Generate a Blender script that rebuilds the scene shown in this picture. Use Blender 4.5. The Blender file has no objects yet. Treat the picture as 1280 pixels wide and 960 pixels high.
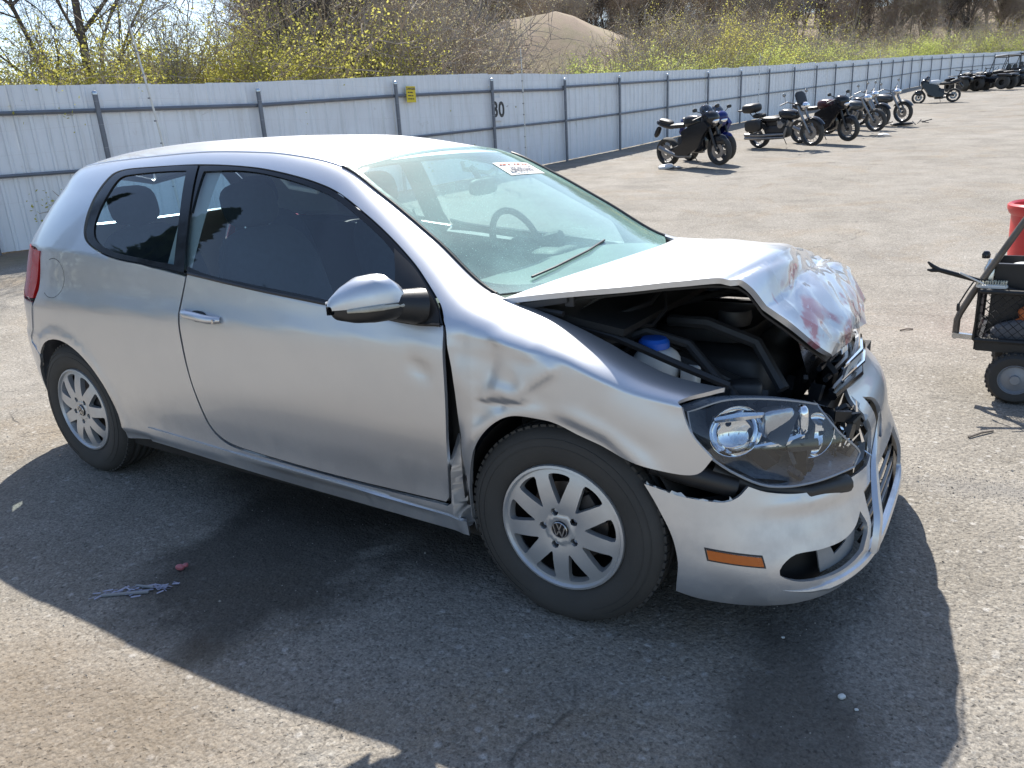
import bpy, bmesh, math, random
import numpy as np
from mathutils import Vector, Matrix, Euler
from mathutils.geometry import delaunay_2d_cdt
from mathutils.bvhtree import BVHTree

random.seed(7); np.random.seed(7)
SC = bpy.context.scene
COL = SC.collection

# ---------------------------------------------------------------- camera
CAM_P = np.array([1.0045, -2.6087, 1.4053])
YAW, PITCH, ROLL, FPX = 2.15043, 0.305308, -0.056698, 953.68
_cy, _sy, _cp, _sp = math.cos(YAW), math.sin(YAW), math.cos(PITCH), math.sin(PITCH)
_f = np.array([_cy*_cp, _sy*_cp, -_sp]); _r0 = np.array([_sy, -_cy, 0.]); _u0 = np.cross(_r0, _f)
_r = math.cos(ROLL)*_r0 + math.sin(ROLL)*_u0; _u = -math.sin(ROLL)*_r0 + math.cos(ROLL)*_u0
cam_d = bpy.data.cameras.new('camera'); cam = bpy.data.objects.new('camera', cam_d); COL.objects.link(cam)
cam_d.sensor_width = 36; cam_d.lens = FPX*36/1280; cam_d.clip_end = 3000; cam_d.clip_start = .05
M = Matrix.Identity(4)
for i in range(3):
    M[i][0] = _r[i]; M[i][1] = _u[i]; M[i][2] = -_f[i]; M[i][3] = CAM_P[i]
cam.matrix_world = M
SC.camera = cam

# ---------------------------------------------------------------- world, sun, exposure
SUN_TO = Vector((-.47, .70, 1.0)).normalized()          # direction towards the sun
w = bpy.data.worlds.new('World'); SC.world = w; w.use_nodes = True
nt = w.node_tree; nt.nodes.clear()
sky = nt.nodes.new('ShaderNodeTexSky'); sky.sky_type = 'NISHITA'; sky.sun_disc = False
sky.sun_elevation = math.asin(SUN_TO.z); sky.sun_rotation = math.atan2(SUN_TO.x, SUN_TO.y)
sky.air_density = 1.0; sky.dust_density = 1.0; sky.ozone_density = 1.2; sky.altitude = 100
bg = nt.nodes.new('ShaderNodeBackground'); bg.inputs['Strength'].default_value = .115
wo = nt.nodes.new('ShaderNodeOutputWorld')
nt.links.new(sky.outputs[0], bg.inputs[0]); nt.links.new(bg.outputs[0], wo.inputs[0])
sl = bpy.data.lights.new('sun', 'SUN'); sl.energy = 4.6; sl.angle = math.radians(.5); sl.color = (1, .955, .88)
so = bpy.data.objects.new('sun', sl); COL.objects.link(so)
so.rotation_euler = SUN_TO.to_track_quat('Z', 'Y').to_euler()
SC.view_settings.view_transform = 'Standard'; SC.view_settings.look = 'None'
SC.view_settings.exposure = 0.92; SC.view_settings.gamma = 1
SC.cycles.max_bounces = 8; SC.cycles.transparent_max_bounces = 16; SC.cycles.glossy_bounces = 4
SC.cycles.diffuse_bounces = 3; SC.cycles.transmission_bounces = 6
SC.cycles.sample_clamp_indirect = 6; SC.cycles.caustics_reflective = False; SC.cycles.caustics_refractive = False

# ---------------------------------------------------------------- terrain height (the yard rises away from the car)
FH = np.array([_cy, _sy])
def terr(x, y):
    d = (np.asarray(x, float)-CAM_P[0])*FH[0] + (np.asarray(y, float)-CAM_P[1])*FH[1]
    a = .065/(2*3.85)
    return np.where(d < 5, 0, np.where(d < 8.85, a*(d-5)**2, -.45+.065*np.minimum(d, 150)+.011*np.maximum(0, np.minimum(d, 150)-25)))
def tz(x, y): return float(terr(x, y))

# ---------------------------------------------------------------- small helpers
def tag(o, label=None, cat=None, group=None, kind=None):
    if label: o['label'] = label
    if cat: o['category'] = cat
    if group: o['group'] = group
    if kind: o['kind'] = kind
    return o
def empty(name, loc=(0, 0, 0), rz=0, label=None, cat=None, group=None, parent=None):
    o = bpy.data.objects.new(name, None); COL.objects.link(o); o.empty_display_size = .1
    o.location = loc; o.rotation_euler = (0, 0, rz)
    if parent: o.parent = parent
    return tag(o, label, cat, group)
def link_mesh(name, me, mats, parent=None):
    o = bpy.data.objects.new(name, me); COL.objects.link(o)
    if not isinstance(mats, (list, tuple)): mats = [mats]
    if not me.materials:
        for m in mats: me.materials.append(m)
    if parent: o.parent = parent
    return o
class MB:
    """collects shapes into one mesh"""
    def __init__(s): s.v = []; s.f = []; s.m = []; s.mi = 0; s.sm = []; s.smooth = False
    def add(s, vs, fs):
        b = len(s.v); s.v += [tuple(map(float, p)) for p in vs]
        s.f += [tuple(b+i for i in f) for f in fs]; s.m += [s.mi]*len(fs); s.sm += [s.smooth]*len(fs)
    def box(s, c, d, R=None, bev=0):
        c = Vector(c); hx, hy, hz = d[0]/2, d[1]/2, d[2]/2
        if bev <= 0:
            vs = [Vector((x, y, z)) for x in (-hx, hx) for y in (-hy, hy) for z in (-hz, hz)]
            fs = [(0, 1, 3, 2), (4, 6, 7, 5), (0, 4, 5, 1), (2, 3, 7, 6), (0, 2, 6, 4), (1, 5, 7, 3)]
        else:
            bm = bmesh.new(); bmesh.ops.create_cube(bm, size=1)
            for v in bm.verts: v.co = Vector((v.co.x*d[0], v.co.y*d[1], v.co.z*d[2]))
            bmesh.ops.bevel(bm, geom=bm.edges[:], offset=bev, segments=2, profile=.6, affect='EDGES')
            bm.verts.index_update(); vs = [v.co.copy() for v in bm.verts]; fs = [tuple(v.index for v in f.verts) for f in bm.faces]; bm.free()
        if R is not None: vs = [R @ v for v in vs]
        s.add([c+v for v in vs], fs)
    def rbox(s, c, d, R=None, p=4, n=10):
        """rounded cushion (superellipsoid)"""
        c = Vector(c); vs = []; fs = []; m = n*2
        e = 2.0/p
        def cs(a): x = math.cos(a); return math.copysign(abs(x)**e, x)
        def sn(a): x = math.sin(a); return math.copysign(abs(x)**e, x)
        for i in range(n+1):
            la = -math.pi/2+math.pi*i/n
            for j in range(m):
                lo = 2*math.pi*(j+.5)/m
                v = Vector((d[0]/2*cs(la)*cs(lo), d[1]/2*cs(la)*sn(lo), d[2]/2*sn(la)))
                vs.append(c+(R @ v if R is not None else v))
        for i in range(n):
            for j in range(m):
                fs.append((i*m+j, i*m+(j+1) % m, (i+1)*m+(j+1) % m, (i+1)*m+j))
        s.add(vs, fs)
    def tube(s, pts, r, n=8, cap=True, closed=False):
        pts = [Vector(p) for p in pts]; N = len(pts)
        rs = r if isinstance(r, (list, tuple)) else [r]*N
        vs = []; prev = None
        for i in range(N):
            if closed: t = (pts[(i+1) % N]-pts[i-1])
            else: t = pts[min(i+1, N-1)]-pts[max(i-1, 0)]
            t = t.normalized() if t.length > 1e-9 else Vector((0, 0, 1))
            if prev is None:
                a = t.orthogonal().normalized()
            else:
                a = prev-t*prev.dot(t); a = a.normalized() if a.length > 1e-6 else t.orthogonal().normalized()
            prev = a; b = t.cross(a)
            for k in range(n):
                an = 2*math.pi*k/n; vs.append(pts[i]+(a*math.cos(an)+b*math.sin(an))*rs[i])
        fs = []
        for i in range(N if closed else N-1):
            i2 = (i+1) % N
            for k in range(n): fs.append((i*n+k, i*n+(k+1) % n, i2*n+(k+1) % n, i2*n+k))
        if cap and not closed:
            fs.append(tuple(range(n-1, -1, -1))); fs.append(tuple((N-1)*n+k for k in range(n)))
        s.add(vs, fs)
    def lathe(s, prof, n=32, c=(0, 0, 0), axis='Y', cap=False, a0=0, a1=2*math.pi):
        """prof: (radius, along-axis) pairs"""
        c = Vector(c); vs = []; full = abs(a1-a0-2*math.pi) < 1e-6; nn = n if full else n+1
        for (r, h) in prof:
            for k in range(nn):
                a = a0+(a1-a0)*k/n; x, y = r*math.cos(a), r*math.sin(a)
                v = {'Y': Vector((x, h, y)), 'Z': Vector((x, y, h)), 'X': Vector((h, x, y))}[axis]
                vs.append(c+v)
        fs = []
        for i in range(len(prof)-1):
            for k in range(n if full else n):
                k2 = (k+1) % nn if full else k+1
                fs.append((i*nn+k, i*nn+k2, (i+1)*nn+k2, (i+1)*nn+k))
        if cap: fs.append(tuple(range(nn))); fs.append(tuple((len(prof)-1)*nn+k for k in range(nn-1, -1, -1)))
        s.add(vs, fs)
    def prism(s, poly, d0, d1, plane='XZ'):
        """extrude a 2D outline; plane XZ -> along y"""
        n = len(poly)
        def P(p, d): return {'XZ': (p[0], d, p[1]), 'XY': (p[0], p[1], d), 'YZ': (d, p[0], p[1])}[plane]
        vs = [P(p, d0) for p in poly]+[P(p, d1) for p in poly]
        fs = [tuple(range(n)), tuple(range(2*n-1, n-1, -1))]+[(i, (i+1) % n, n+(i+1) % n, n+i) for i in range(n)]
        s.add(vs, fs)
    def xf(s, Mx, start=0):
        for i in range(start, len(s.v)): s.v[i] = tuple(Mx @ Vector(s.v[i]))
    def mesh(s, name, fix=True):
        me = bpy.data.meshes.new(name); me.from_pydata(s.v, [], s.f)
        me.polygons.foreach_set('material_index', s.m); me.polygons.foreach_set('use_smooth', s.sm)
        me.update()
        if fix:
            bm = bmesh.new(); bm.from_mesh(me); bmesh.ops.recalc_face_normals(bm, faces=bm.faces[:]); bm.to_mesh(me); bm.free()
        return me
    def build(s, name, mats, parent=None, label=None, auto=True):
        me = s.mesh(name)
        if auto:
            try: me.set_sharp_from_angle(angle=math.radians(38))
            except Exception: pass
        o = link_mesh(name, me, mats, parent)
        if label: o['label'] = label
        return o
def RX(a): return Matrix.Rotation(a, 3, 'X')
def RY(a): return Matrix.Rotation(a, 3, 'Y')
def RZ(a): return Matrix.Rotation(a, 3, 'Z')

# ---------------------------------------------------------------- materials
def mat(name, col=(.5, .5, .5), rough=.5, metal=0, **kw):
    m = bpy.data.materials.new(name); m.use_nodes = True
    b = m.node_tree.nodes['Principled BSDF']
    b.inputs['Base Color'].default_value = (*col, 1); b.inputs['Roughness'].default_value = rough; b.inputs['Metallic'].default_value = metal
    for k, v in kw.items():
        if k in b.inputs: b.inputs[k].default_value = v
    return m
def N(m, t, **kw):
    n = m.node_tree.nodes.new(t)
    for k, v in kw.items(): setattr(n, k, v)
    return n
def L(m, a, b): m.node_tree.links.new(a, b)
def ramp(m, fac, stops):
    r = N(m, 'ShaderNodeValToRGB'); L(m, fac, r.inputs[0]); e = r.color_ramp.elements
    while len(e) < len(stops): e.new(.5)
    for i, (p, c) in enumerate(stops):
        e[i].position = p; e[i].color = (*c, 1) if isinstance(c, (tuple, list)) else (c, c, c, 1)
    return r.outputs[0]
def mix(m, fac, a, b, mode='MIX'):
    x = N(m, 'ShaderNodeMix', data_type='RGBA', blend_type=mode)
    for s, v in ((x.inputs[0], fac), (x.inputs[6], a), (x.inputs[7], b)):
        if hasattr(v, 'links') or isinstance(v, bpy.types.NodeSocket): L(m, v, s)
        elif isinstance(v, (int, float)): s.default_value = v if s == x.inputs[0] else (v, v, v, 1)
        else: s.default_value = (*v, 1)
    return x.outputs[2]
def mth(m, op, a, b=None, c=None, clamp=False):
    x = N(m, 'ShaderNodeMath', operation=op); x.use_clamp = clamp
    for i, v in enumerate((a, b, c)):
        if v is None: continue
        if isinstance(v, bpy.types.NodeSocket): L(m, v, x.inputs[i])
        else: x.inputs[i].default_value = v
    return x.outputs[0]
def noise(m, scale, detail=6, rough=.55, vec=None, dist=0):
    n = N(m, 'ShaderNodeTexNoise'); n.inputs['Scale'].default_value = scale; n.inputs['Detail'].default_value = detail
    n.inputs['Roughness'].default_value = rough; n.inputs['Distortion'].default_value = dist
    if vec is not None: L(m, vec, n.inputs['Vector'])
    return n.outputs['Fac']
def coords(m, kind='Object'):
    return N(m, 'ShaderNodeTexCoord').outputs[kind]
def vary(m, scale=4, amt=.25, kind='Object', rough_amt=.1, bump=0, bscale=80):
    """multiply the base colour with gentle noise, roughness too"""
    b = m.node_tree.nodes['Principled BSDF']; c = tuple(b.inputs['Base Color'].default_value)[:3]
    v = coords(m, kind); n = noise(m, scale, 5, .6, v)
    k = mth(m, 'MULTIPLY_ADD', n, amt*2, 1-amt)
    col = mix(m, 1., c, (1, 1, 1), 'MULTIPLY')
    x = N(m, 'ShaderNodeVectorMath', operation='SCALE'); L(m, col, x.inputs[0]); L(m, k, x.inputs['Scale']); L(m, x.outputs[0], b.inputs['Base Color'])
    if rough_amt:
        r0 = b.inputs['Roughness'].default_value; n2 = noise(m, scale*2.3, 4, .6, v)
        L(m, mth(m, 'MULTIPLY_ADD', n2, rough_amt*2, r0-rough_amt, True), b.inputs['Roughness'])
    if bump:
        bp = N(m, 'ShaderNodeBump'); bp.inputs['Strength'].default_value = bump; bp.inputs['Distance'].default_value = .002
        L(m, noise(m, bscale, 4, .6, v), bp.inputs['Height']); L(m, bp.outputs[0], b.inputs['Normal'])
    return m

MT = {}
def mk_paint():
    m = mat('silver_paint', (.54, .57, .62), .36, .70); b = m.node_tree.nodes['Principled BSDF']
    b.inputs['Coat Weight'].default_value = .55; b.inputs['Coat Roughness'].default_value = .04
    v = coords(m); n = noise(m, 3.2, 6, .6, v); g = noise(m, 900, 2, .5, v)
    dirt = ramp(m, noise(m, 7, 8, .7, v), [(.45, 0), (.8, 1)])
    c = mix(m, mth(m, 'MULTIPLY', n, .3), (.62, .635, .66), (.57, .585, .61))
    sp = N(m, 'ShaderNodeSeparateXYZ'); L(m, v, sp.inputs[0])
    low = N(m, 'ShaderNodeMapRange'); L(m, sp.outputs[2], low.inputs[0]); low.inputs[1].default_value = .55; low.inputs[2].default_value = .18; low.inputs[3].default_value = .06; low.inputs[4].default_value = .65
    d = mth(m, 'MULTIPLY', dirt, low.outputs[0])
    c = mix(m, d, c, (.30, .27, .23)); L(m, c, b.inputs['Base Color'])
    L(m, mth(m, 'MULTIPLY_ADD', d, .35, mth(m, 'MULTIPLY_ADD', n, .08, .32)), b.inputs['Roughness'])
    L(m, mth(m, 'SUBTRACT', .78, mth(m, 'MULTIPLY', d, .6)), b.inputs['Metallic'])
    bp = N(m, 'ShaderNodeBump'); bp.inputs['Strength'].default_value = .06; bp.inputs['Distance'].default_value = .001
    L(m, g, bp.inputs['Height']); L(m, bp.outputs[0], b.inputs['Normal'])
    return m
MT['paint'] = mk_paint()
MT['black_plastic'] = vary(mat('black_plastic', (.018, .018, .019), .42), 9, .3, bump=.15, bscale=400)
MT['gloss_black'] = vary(mat('gloss_black_trim', (.010, .010, .011), .16), 9, .3)
MT['rubber'] = vary(mat('tyre_rubber', (.046, .044, .041), .78), 6, .35, bump=.25, bscale=160)
MT['alloy'] = vary(mat('dull_alloy', (.52, .53, .54), .38, .6), 10, .2, bump=.05)
MT['dark_metal'] = vary(mat('dark_metal', (.05, .05, .052), .5, .5), 8, .4, bump=.2)
MT['steel'] = vary(mat('bright_steel', (.62, .62, .62), .25, 1), 14, .2)
MT['chrome'] = mat('chrome', (.85, .86, .88), .05, 1)
MT['cavity'] = vary(mat('cavity_black', (.016, .015, .014), .75), 5, .5, bump=.4, bscale=40)  # near-black for hollows, seams and inner structure
MT['interior'] = vary(mat('interior_plastic', (.042, .044, .048), .6), 12, .25, bump=.3, bscale=300)
MT['fabric'] = vary(mat('seat_fabric', (.045, .050, .062), .9), 30, .3, bump=.5, bscale=500)
MT['headliner'] = vary(mat('headliner', (.42, .41, .39), .9), 30, .1)
MT['amber'] = vary(mat('amber_lens', (.55, .13, .015), .25), 20, .15)
MT['redlens'] = vary(mat('red_lens', (.45, .012, .012), .12), 20, .15)
MT['white_plastic'] = vary(mat('white_plastic', (.70, .70, .67), .45), 12, .15)
MT['blue_plastic'] = vary(mat('blue_plastic', (.02, .12, .55), .4), 12, .2)
MT['grey_plastic'] = vary(mat('grey_plastic', (.25, .26, .27), .5), 12, .2)

def glass_mat(name, tint, refl=1.0, dust_sheen=.0, dust_sheen_col=(.5, .55, .5), rough=.02, ior=1.5):
    m = bpy.data.materials.new(name); m.use_nodes = True; t = m.node_tree; t.nodes.clear()
    out = N(m, 'ShaderNodeOutputMaterial'); tr = N(m, 'ShaderNodeBsdfTransparent'); tr.inputs[0].default_value = (*tint, 1)
    gl = N(m, 'ShaderNodeBsdfGlossy'); gl.inputs['Roughness'].default_value = rough; gl.inputs[0].default_value = (refl, refl, refl, 1)
    ge = N(m, 'ShaderNodeNewGeometry'); dt = N(m, 'ShaderNodeVectorMath', operation='DOT_PRODUCT'); L(m, ge.outputs['Normal'], dt.inputs[0]); L(m, ge.outputs['Incoming'], dt.inputs[1])
    c5 = mth(m, 'POWER', mth(m, 'SUBTRACT', 1, mth(m, 'ABSOLUTE', dt.outputs['Value']), None, True), 5.0); f0 = 2*((ior-1)/(ior+1))**2
    fr = mth(m, 'MULTIPLY_ADD', c5, 1-f0, f0, True)
    ms = N(m, 'ShaderNodeMixShader'); L(m, fr, ms.inputs[0]); L(m, tr.outputs[0], ms.inputs[1]); L(m, gl.outputs[0], ms.inputs[2])
    last = ms.outputs[0]
    if dust_sheen > 0:
        df = N(m, 'ShaderNodeBsdfDiffuse'); df.inputs[0].default_value = (*dust_sheen_col, 1)
        v = coords(m); n1 = noise(m, 2.2, 8, .65, v, .4); n2 = noise(m, 240, 2, .5, v)
        a = mth(m, 'MULTIPLY_ADD', ramp(m, n1, [(.3, .35), (.75, 1.)]), dust_sheen, 0)
        a = mth(m, 'ADD', a, mth(m, 'MULTIPLY', ramp(m, n2, [(.66, 0), (.72, 1)]), dust_sheen*1.2), clamp=True)
        m2 = N(m, 'ShaderNodeMixShader'); L(m, a, m2.inputs[0]); L(m, last, m2.inputs[1]); L(m, df.outputs[0], m2.inputs[2]); last = m2.outputs[0]
    L(m, last, out.inputs[0]); return m
MT['windshield'] = glass_mat('windshield_glass', (.72, .92, .88), 1., .37, (.46, .76, .69), ior=1.7)  # teal coat: dust, with the bright sky reflection painted into its colour
MT['side_glass'] = glass_mat('side_glass', (.70, .84, .88), .9, .012, (.4, .5, .55), ior=1.6)
MT['lens'] = glass_mat('clear_lens', (.90, .93, .95), 1., .03, (.5, .5, .5), ior=1.45)

# ================================================================ CAR BODY SURFACES (metres; x forward, y left, z up, origin below the front axle)
def pch(xs, ys):
    xs = np.array(xs, float); ys = np.array(ys, float); h = np.diff(xs); dl = np.diff(ys)/h
    d = np.zeros_like(xs); d[0] = dl[0]; d[-1] = dl[-1]
    for i in range(1, len(xs)-1):
        d[i] = 0 if dl[i-1]*dl[i] <= 0 else 2*dl[i-1]*dl[i]/(dl[i-1]+dl[i])
    def f(x):
        x = np.clip(np.asarray(x, float), xs[0], xs[-1]); i = np.clip(np.searchsorted(xs, x)-1, 0, len(xs)-2)
        t = (x-xs[i])/h[i]
        return ((2*t**3-3*t**2+1)*ys[i]+(t**3-2*t**2+t)*h[i]*d[i]+(-2*t**3+3*t**2)*ys[i+1]+(t**3-t**2)*h[i]*d[i+1])
    return f
def P_(l): return pch([a for a, b in l], [b for a, b in l])
WL = P_([(.10, .79), (.20, .835), (.265, .853), (.285, .866), (.34, .868), (.45, .879), (.58, .888), (.70, .8905), (.79, .889), (.835, .885), (.87, .875), (.90, .866), (.95, .856), (1.0, .848), (1.1, .83)])
BZ = P_([(-3.3, 1.09), (-2.25, 1.075), (-2.0, 1.045), (-1.6, 1.004), (-1.19, .962), (-.84, .930), (-.60, .905), (-.39, .885), (-.29, .875), (0, .845), (.25, .765), (.5, .72)])
TY = P_([(-3.3, .50), (-2.6, .525), (-1.9, .545), (-1.4, .55), (-1.02, .557), (-.8, .592), (-.55, .636), (-.29, .69), (0, .715), (.3, .715), (.5, .69)])
TZ = P_([(-3.3, 1.31), (-2.95, 1.362), (-2.6, 1.402), (-2.2, 1.429), (-1.8, 1.438), (-1.4, 1.422), (-1.15, 1.392), (-1.0, 1.358), (-.8, 1.262), (-.55, 1.120), (-.29, .967), (-.05, .912), (.10, .856), (.265, .790), (.42, .757), (.5, .75)])
XR = P_([(.1, -3.17), (.3, -3.27), (.45, -3.32), (.64, -3.315), (.68, -3.28), (.8, -3.265), (.95, -3.22), (1.08, -3.15), (1.2, -3.06), (1.3, -2.99), (1.4, -2.93), (1.5, -2.90)])
NR = P_([(.2, 4.4), (.6, 4.3), (1.0, 4.2), (1.3, 4.3), (1.42, 5.6)])
XM = -1.9; UL = -3.22
def side0(u, v):
    """undamaged right body side; u ~ x, v in [0,2]: 0 bottom, 1 belt line, 2 roof or windscreen edge. For u<XM it wraps round to the tail."""
    u = np.asarray(u, float); v = np.asarray(v, float); u, v = np.broadcast_arrays(u, v)
    xx = np.maximum(u, UL)
    bz = BZ(xx); ty = TY(xx); tzz = TZ(xx)
    vl = np.clip(v, 0, 1); zl = .10+(bz-.10)*vl; fx = np.where(u > 0, 1-.30*u**2, 1.)
    yl = WL(zl)*fx
    t = np.clip(v-1, 0, 1.0)
    yb = WL(bz)*fx
    h = tzz-bz; wv = np.clip((h-.06)/.34, 0, 1)
    p1y = yb-.006-(.085*wv); p1z = bz+h*(.50*(1-wv)+.40*wv)
    p2y = ty+(1-wv)*.55*(yb-ty)+wv*.10; p2z = tzz-(wv*.035)+(1-wv)*.01
    c0, c1, c2, c3 = (1-t)**3, 3*t*(1-t)**2, 3*t*t*(1-t), t**3
    yu = c0*yb+c1*p1y+c2*p2y+c3*ty; zu = c0*bz+c1*p1z+c2*p2z+c3*tzz
    y = np.where(v <= 1, yl, yu); z = np.where(v <= 1, zl, zu)
    # rear wrap
    xr = XR(z); n = NR(z); ph = np.clip((XM-u)/(XM-UL), 0, 1)*(math.pi/2)
    sp, cp = np.sin(ph), np.cos(ph); den = (np.abs(sp)**n+np.abs(cp)**n)**(1/n)
    q = sp/den; gg = cp/den
    # keep x roughly linear near the start: blend of q with ph
    x = np.where(u < XM, XM-(XM-xr)*q, u); y = np.where(u < XM, y*gg, y)
    return np.stack([x, -y, z], -1)
def arch(P, cx, amt=.009):
    r = np.hypot(P[..., 0]-cx, P[..., 2]-.315)
    return amt*np.exp(-((r-.372)/.028)**2)
def side(u, v):
    P = side0(u, v); d = arch(P, 0)+arch(P, -2.578); P = P.copy(); P[..., 1] -= d; return P
def seg(P2, a, b):
    a = np.array(a, float); b = np.array(b, float); ab = b-a; L2 = ab@ab
    t = np.clip(((P2-a)@ab)/L2, 0, 1); q = a+t[..., None]*ab; dv = P2-q
    s = np.sign(ab[0]*(P2[..., 1]-a[1])-ab[1]*(P2[..., 0]-a[0]))
    return np.hypot(dv[..., 0], dv[..., 1])*s, t
# front bumper: wraps from one wheel arch round the nose to the other; u = angle 0 (right arch) .. pi (left arch), v = height
XF = P_([(.05, .70), (.09, .745), (.14, .778), (.20, .789), (.26, .786), (.33, .764), (.42, .735), (.50, .725), (.54, .71), (.60, .66), (.68, .61)])
BF = P_([(.05, .73), (.09, .775), (.14, .81), (.18, .835), (.24, .852), (.32, .860), (.42, .866), (.50, .868), (.54, .862), (.60, .84), (.68, .82)])
def nose(u, v):
    u = np.asarray(u, float); v = np.asarray(v, float); u, v = np.broadcast_arrays(u, v)
    n = 3.35-.65*np.clip((v-.15)/.35, 0, 1); s_, c_ = np.sin(u), np.cos(u); den = (np.abs(s_)**n+np.abs(c_)**n)**(1/n)
    x = XF(v)*s_/den; y = -BF(v)*c_/den
    return np.stack([x, y, v], -1)
def roofz(x, y):
    t = np.abs(y)/TY(x); crown = .050*np.clip((-.93-x)/.5, .25, 1)
    return TZ(x)+crown*(1-t**2.3)
# windscreen: a 0 base .. 1 header, b -1 right .. 1 left
WS_R = [np.array([-.29, -.69, .967]), np.array([-.55, -.636, 1.120]), np.array([-.8, -.592, 1.262]), np.array([-1.0, -.557, 1.358])]
def ws(a, b):
    a = np.asarray(a, float); b = np.asarray(b, float); a, b = np.broadcast_arrays(a, b)
    x = -.29-.71*a; ye = TY(x); ze = TZ(x)
    bul = 1-b*b
    X = x+bul*(.17*(1-a)+.075*a); Z = ze+bul*(.012+.035*a-.035*(1-a)); Y = b*ye
    return np.stack([X, Y, Z], -1)

# ================================================================ PANEL MESHER
def smooth_loop(pts, d, sc):
    """pts: (u, v[, 1 = corner]); Catmull-Rom between corners, resampled at about d"""
    n = len(pts); P2 = [np.array([p[0]*sc[0], p[1]*sc[1]]) for p in pts]; cor = [len(p) > 2 and p[2] for p in pts]
    out = []
    for i in range(n):
        a, b = P2[i], P2[(i+1) % n]
        p0 = P2[i-1] if not cor[i] else 2*a-b
        p3 = P2[(i+2) % n] if not cor[(i+1) % n] else 2*b-a
        l = np.linalg.norm(b-a); k = max(1, int(round(l/d)))
        m0 = (b-p0)/2; m1 = (p3-a)/2
        # limit tangents to segment length
        for m in (m0, m1):
            q = np.linalg.norm(m)
            if q > l: m *= l/q
        for j in range(k):
            t = j/k
            out.append((2*t**3-3*t**2+1)*a+(t**3-2*t**2+t)*m0+(-2*t**3+3*t**2)*b+(t**3-t**2)*m1)
    return np.array(out)
def inpoly(P2, poly):
    x, y = P2[:, 0], P2[:, 1]; r = np.zeros(len(P2), bool); n = len(poly); j = n-1
    for i in range(n):
        xi, yi = poly[i]; xj, yj = poly[j]
        c = ((yi > y) != (yj > y)) & (x < (xj-xi)*(y-yi)/((yj-yi) if yj != yi else 1e-12)+xi)
        r ^= c; j = i
    return r
def bdist(P2, loops):
    m = np.full(len(P2), 1e9)
    for lp in loops:
        for q in lp:
            m = np.minimum(m, (P2[:, 0]-q[0])**2+(P2[:, 1]-q[1])**2)
    return np.sqrt(m)
def panel(name, mats, f, outer, holes=(), d=.02, parent=None, thick=.012, off=0., mirror=False, sc=(1., .7), out_dir=None, flip=False, label=None, back=False):
    lo = smooth_loop(outer, d, sc); lh = [smooth_loop(h, d, sc) for h in holes]
    mn, mx = lo.min(0), lo.max(0)
    gx, gy = np.meshgrid(np.arange(mn[0]+d/2, mx[0], d), np.arange(mn[1]+d/2, mx[1], d)); G = np.c_[gx.ravel(), gy.ravel()]
    G[:, 0] += (np.round((G[:, 1]-mn[1])/d) % 2)*d*.5
    k = inpoly(G, lo)
    for h in lh: k &= ~inpoly(G, h)
    G = G[k]; G = G[bdist(G, [lo]+lh) > d*.55]
    V = list(lo); E = [(i, (i+1) % len(lo)) for i in range(len(lo))]
    for h in lh:
        b = len(V); V += list(h); E += [(b+i, b+(i+1) % len(h)) for i in range(len(h))]
    nb = len(V); V = np.array(V+list(G))
    cv, ce, cf, ov, oe, of = delaunay_2d_cdt([Vector(p) for p in V], E, [], 0, 1e-6)
    Q = np.array([tuple(p) for p in cv]); F = np.array([t for t in cf if len(t) == 3])
    cen = Q[F].mean(1); k = inpoly(cen, lo)
    for h in lh: k &= ~inpoly(cen, h)
    F = F[k]
    UV = Q/np.array(sc)
    e = 1e-3
    P3 = f(UV[:, 0], UV[:, 1]); du = f(UV[:, 0]+e, UV[:, 1])-f(UV[:, 0]-e, UV[:, 1]); dv = f(UV[:, 0], UV[:, 1]+e)-f(UV[:, 0], UV[:, 1]-e)
    Nn = np.cross(du, dv); ln = np.linalg.norm(Nn, axis=1, keepdims=True); Nn = Nn/np.maximum(ln, 1e-12)
    if out_dir is None: ref = P3-np.array([-1.2, 0, .6])
    else: ref = np.broadcast_to(np.array(out_dir, float), P3.shape)
    s = np.sign((Nn*ref).sum(1)); sg = 1. if s.sum() >= 0 else -1.
    if flip: sg = -sg
    Nn = Nn*sg; P3 = P3+Nn*off
    # triangle orientation
    a, b, c = P3[F[:, 0]], P3[F[:, 1]], P3[F[:, 2]]; fn = np.cross(b-a, c-a)
    bad = (fn*Nn[F[:, 0]]).sum(1) < 0; F[bad] = F[bad][:, ::-1]
    # boundary edges for the folded lip
    ed = {}
    for t in F:
        for i in range(3):
            p, q = int(t[i]), int(t[(i+1) % 3]); ed[(p, q)] = 1
    bd = [(p, q) for (p, q) in ed if (q, p) not in ed]
    verts = P3.tolist(); nrm = Nn.tolist(); faces = [tuple(map(int, t)) for t in F]
    if thick > 0:
        ids = sorted({p for e_ in bd for p in e_}); mp = {}
        for p in ids:
            mp[p] = len(verts); verts.append(P3[p].tolist()); verts.append((P3[p]-Nn[p]*thick).tolist()); nrm += [[0, 0, 0]]*2
        for p, q in bd: faces.append((q, p, mp[p], mp[q])[0:0] or (mp[q], mp[p], mp[p]+1, mp[q]+1))
        if back:
            b0 = len(verts); verts += (P3-Nn*thick).tolist(); nrm += (-Nn).tolist(); faces += [tuple(int(b0+i) for i in t[::-1]) for t in F]
    if mirror:
        verts = [(x, -y, z) for x, y, z in verts]; nrm = [(x, -y, z) for x, y, z in nrm]; faces = [t[::-1] for t in faces]
    me = bpy.data.meshes.new(name); me.from_pydata(verts, [], faces); me.polygons.foreach_set('use_smooth', [True]*len(faces)); me.update()
    try: me.normals_split_custom_set_from_vertices([tuple(n) for n in nrm])
    except Exception as ex: print('normals', ex)
    o = link_mesh(name, me, mats, parent)
    if label: o['label'] = label
    return o
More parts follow.
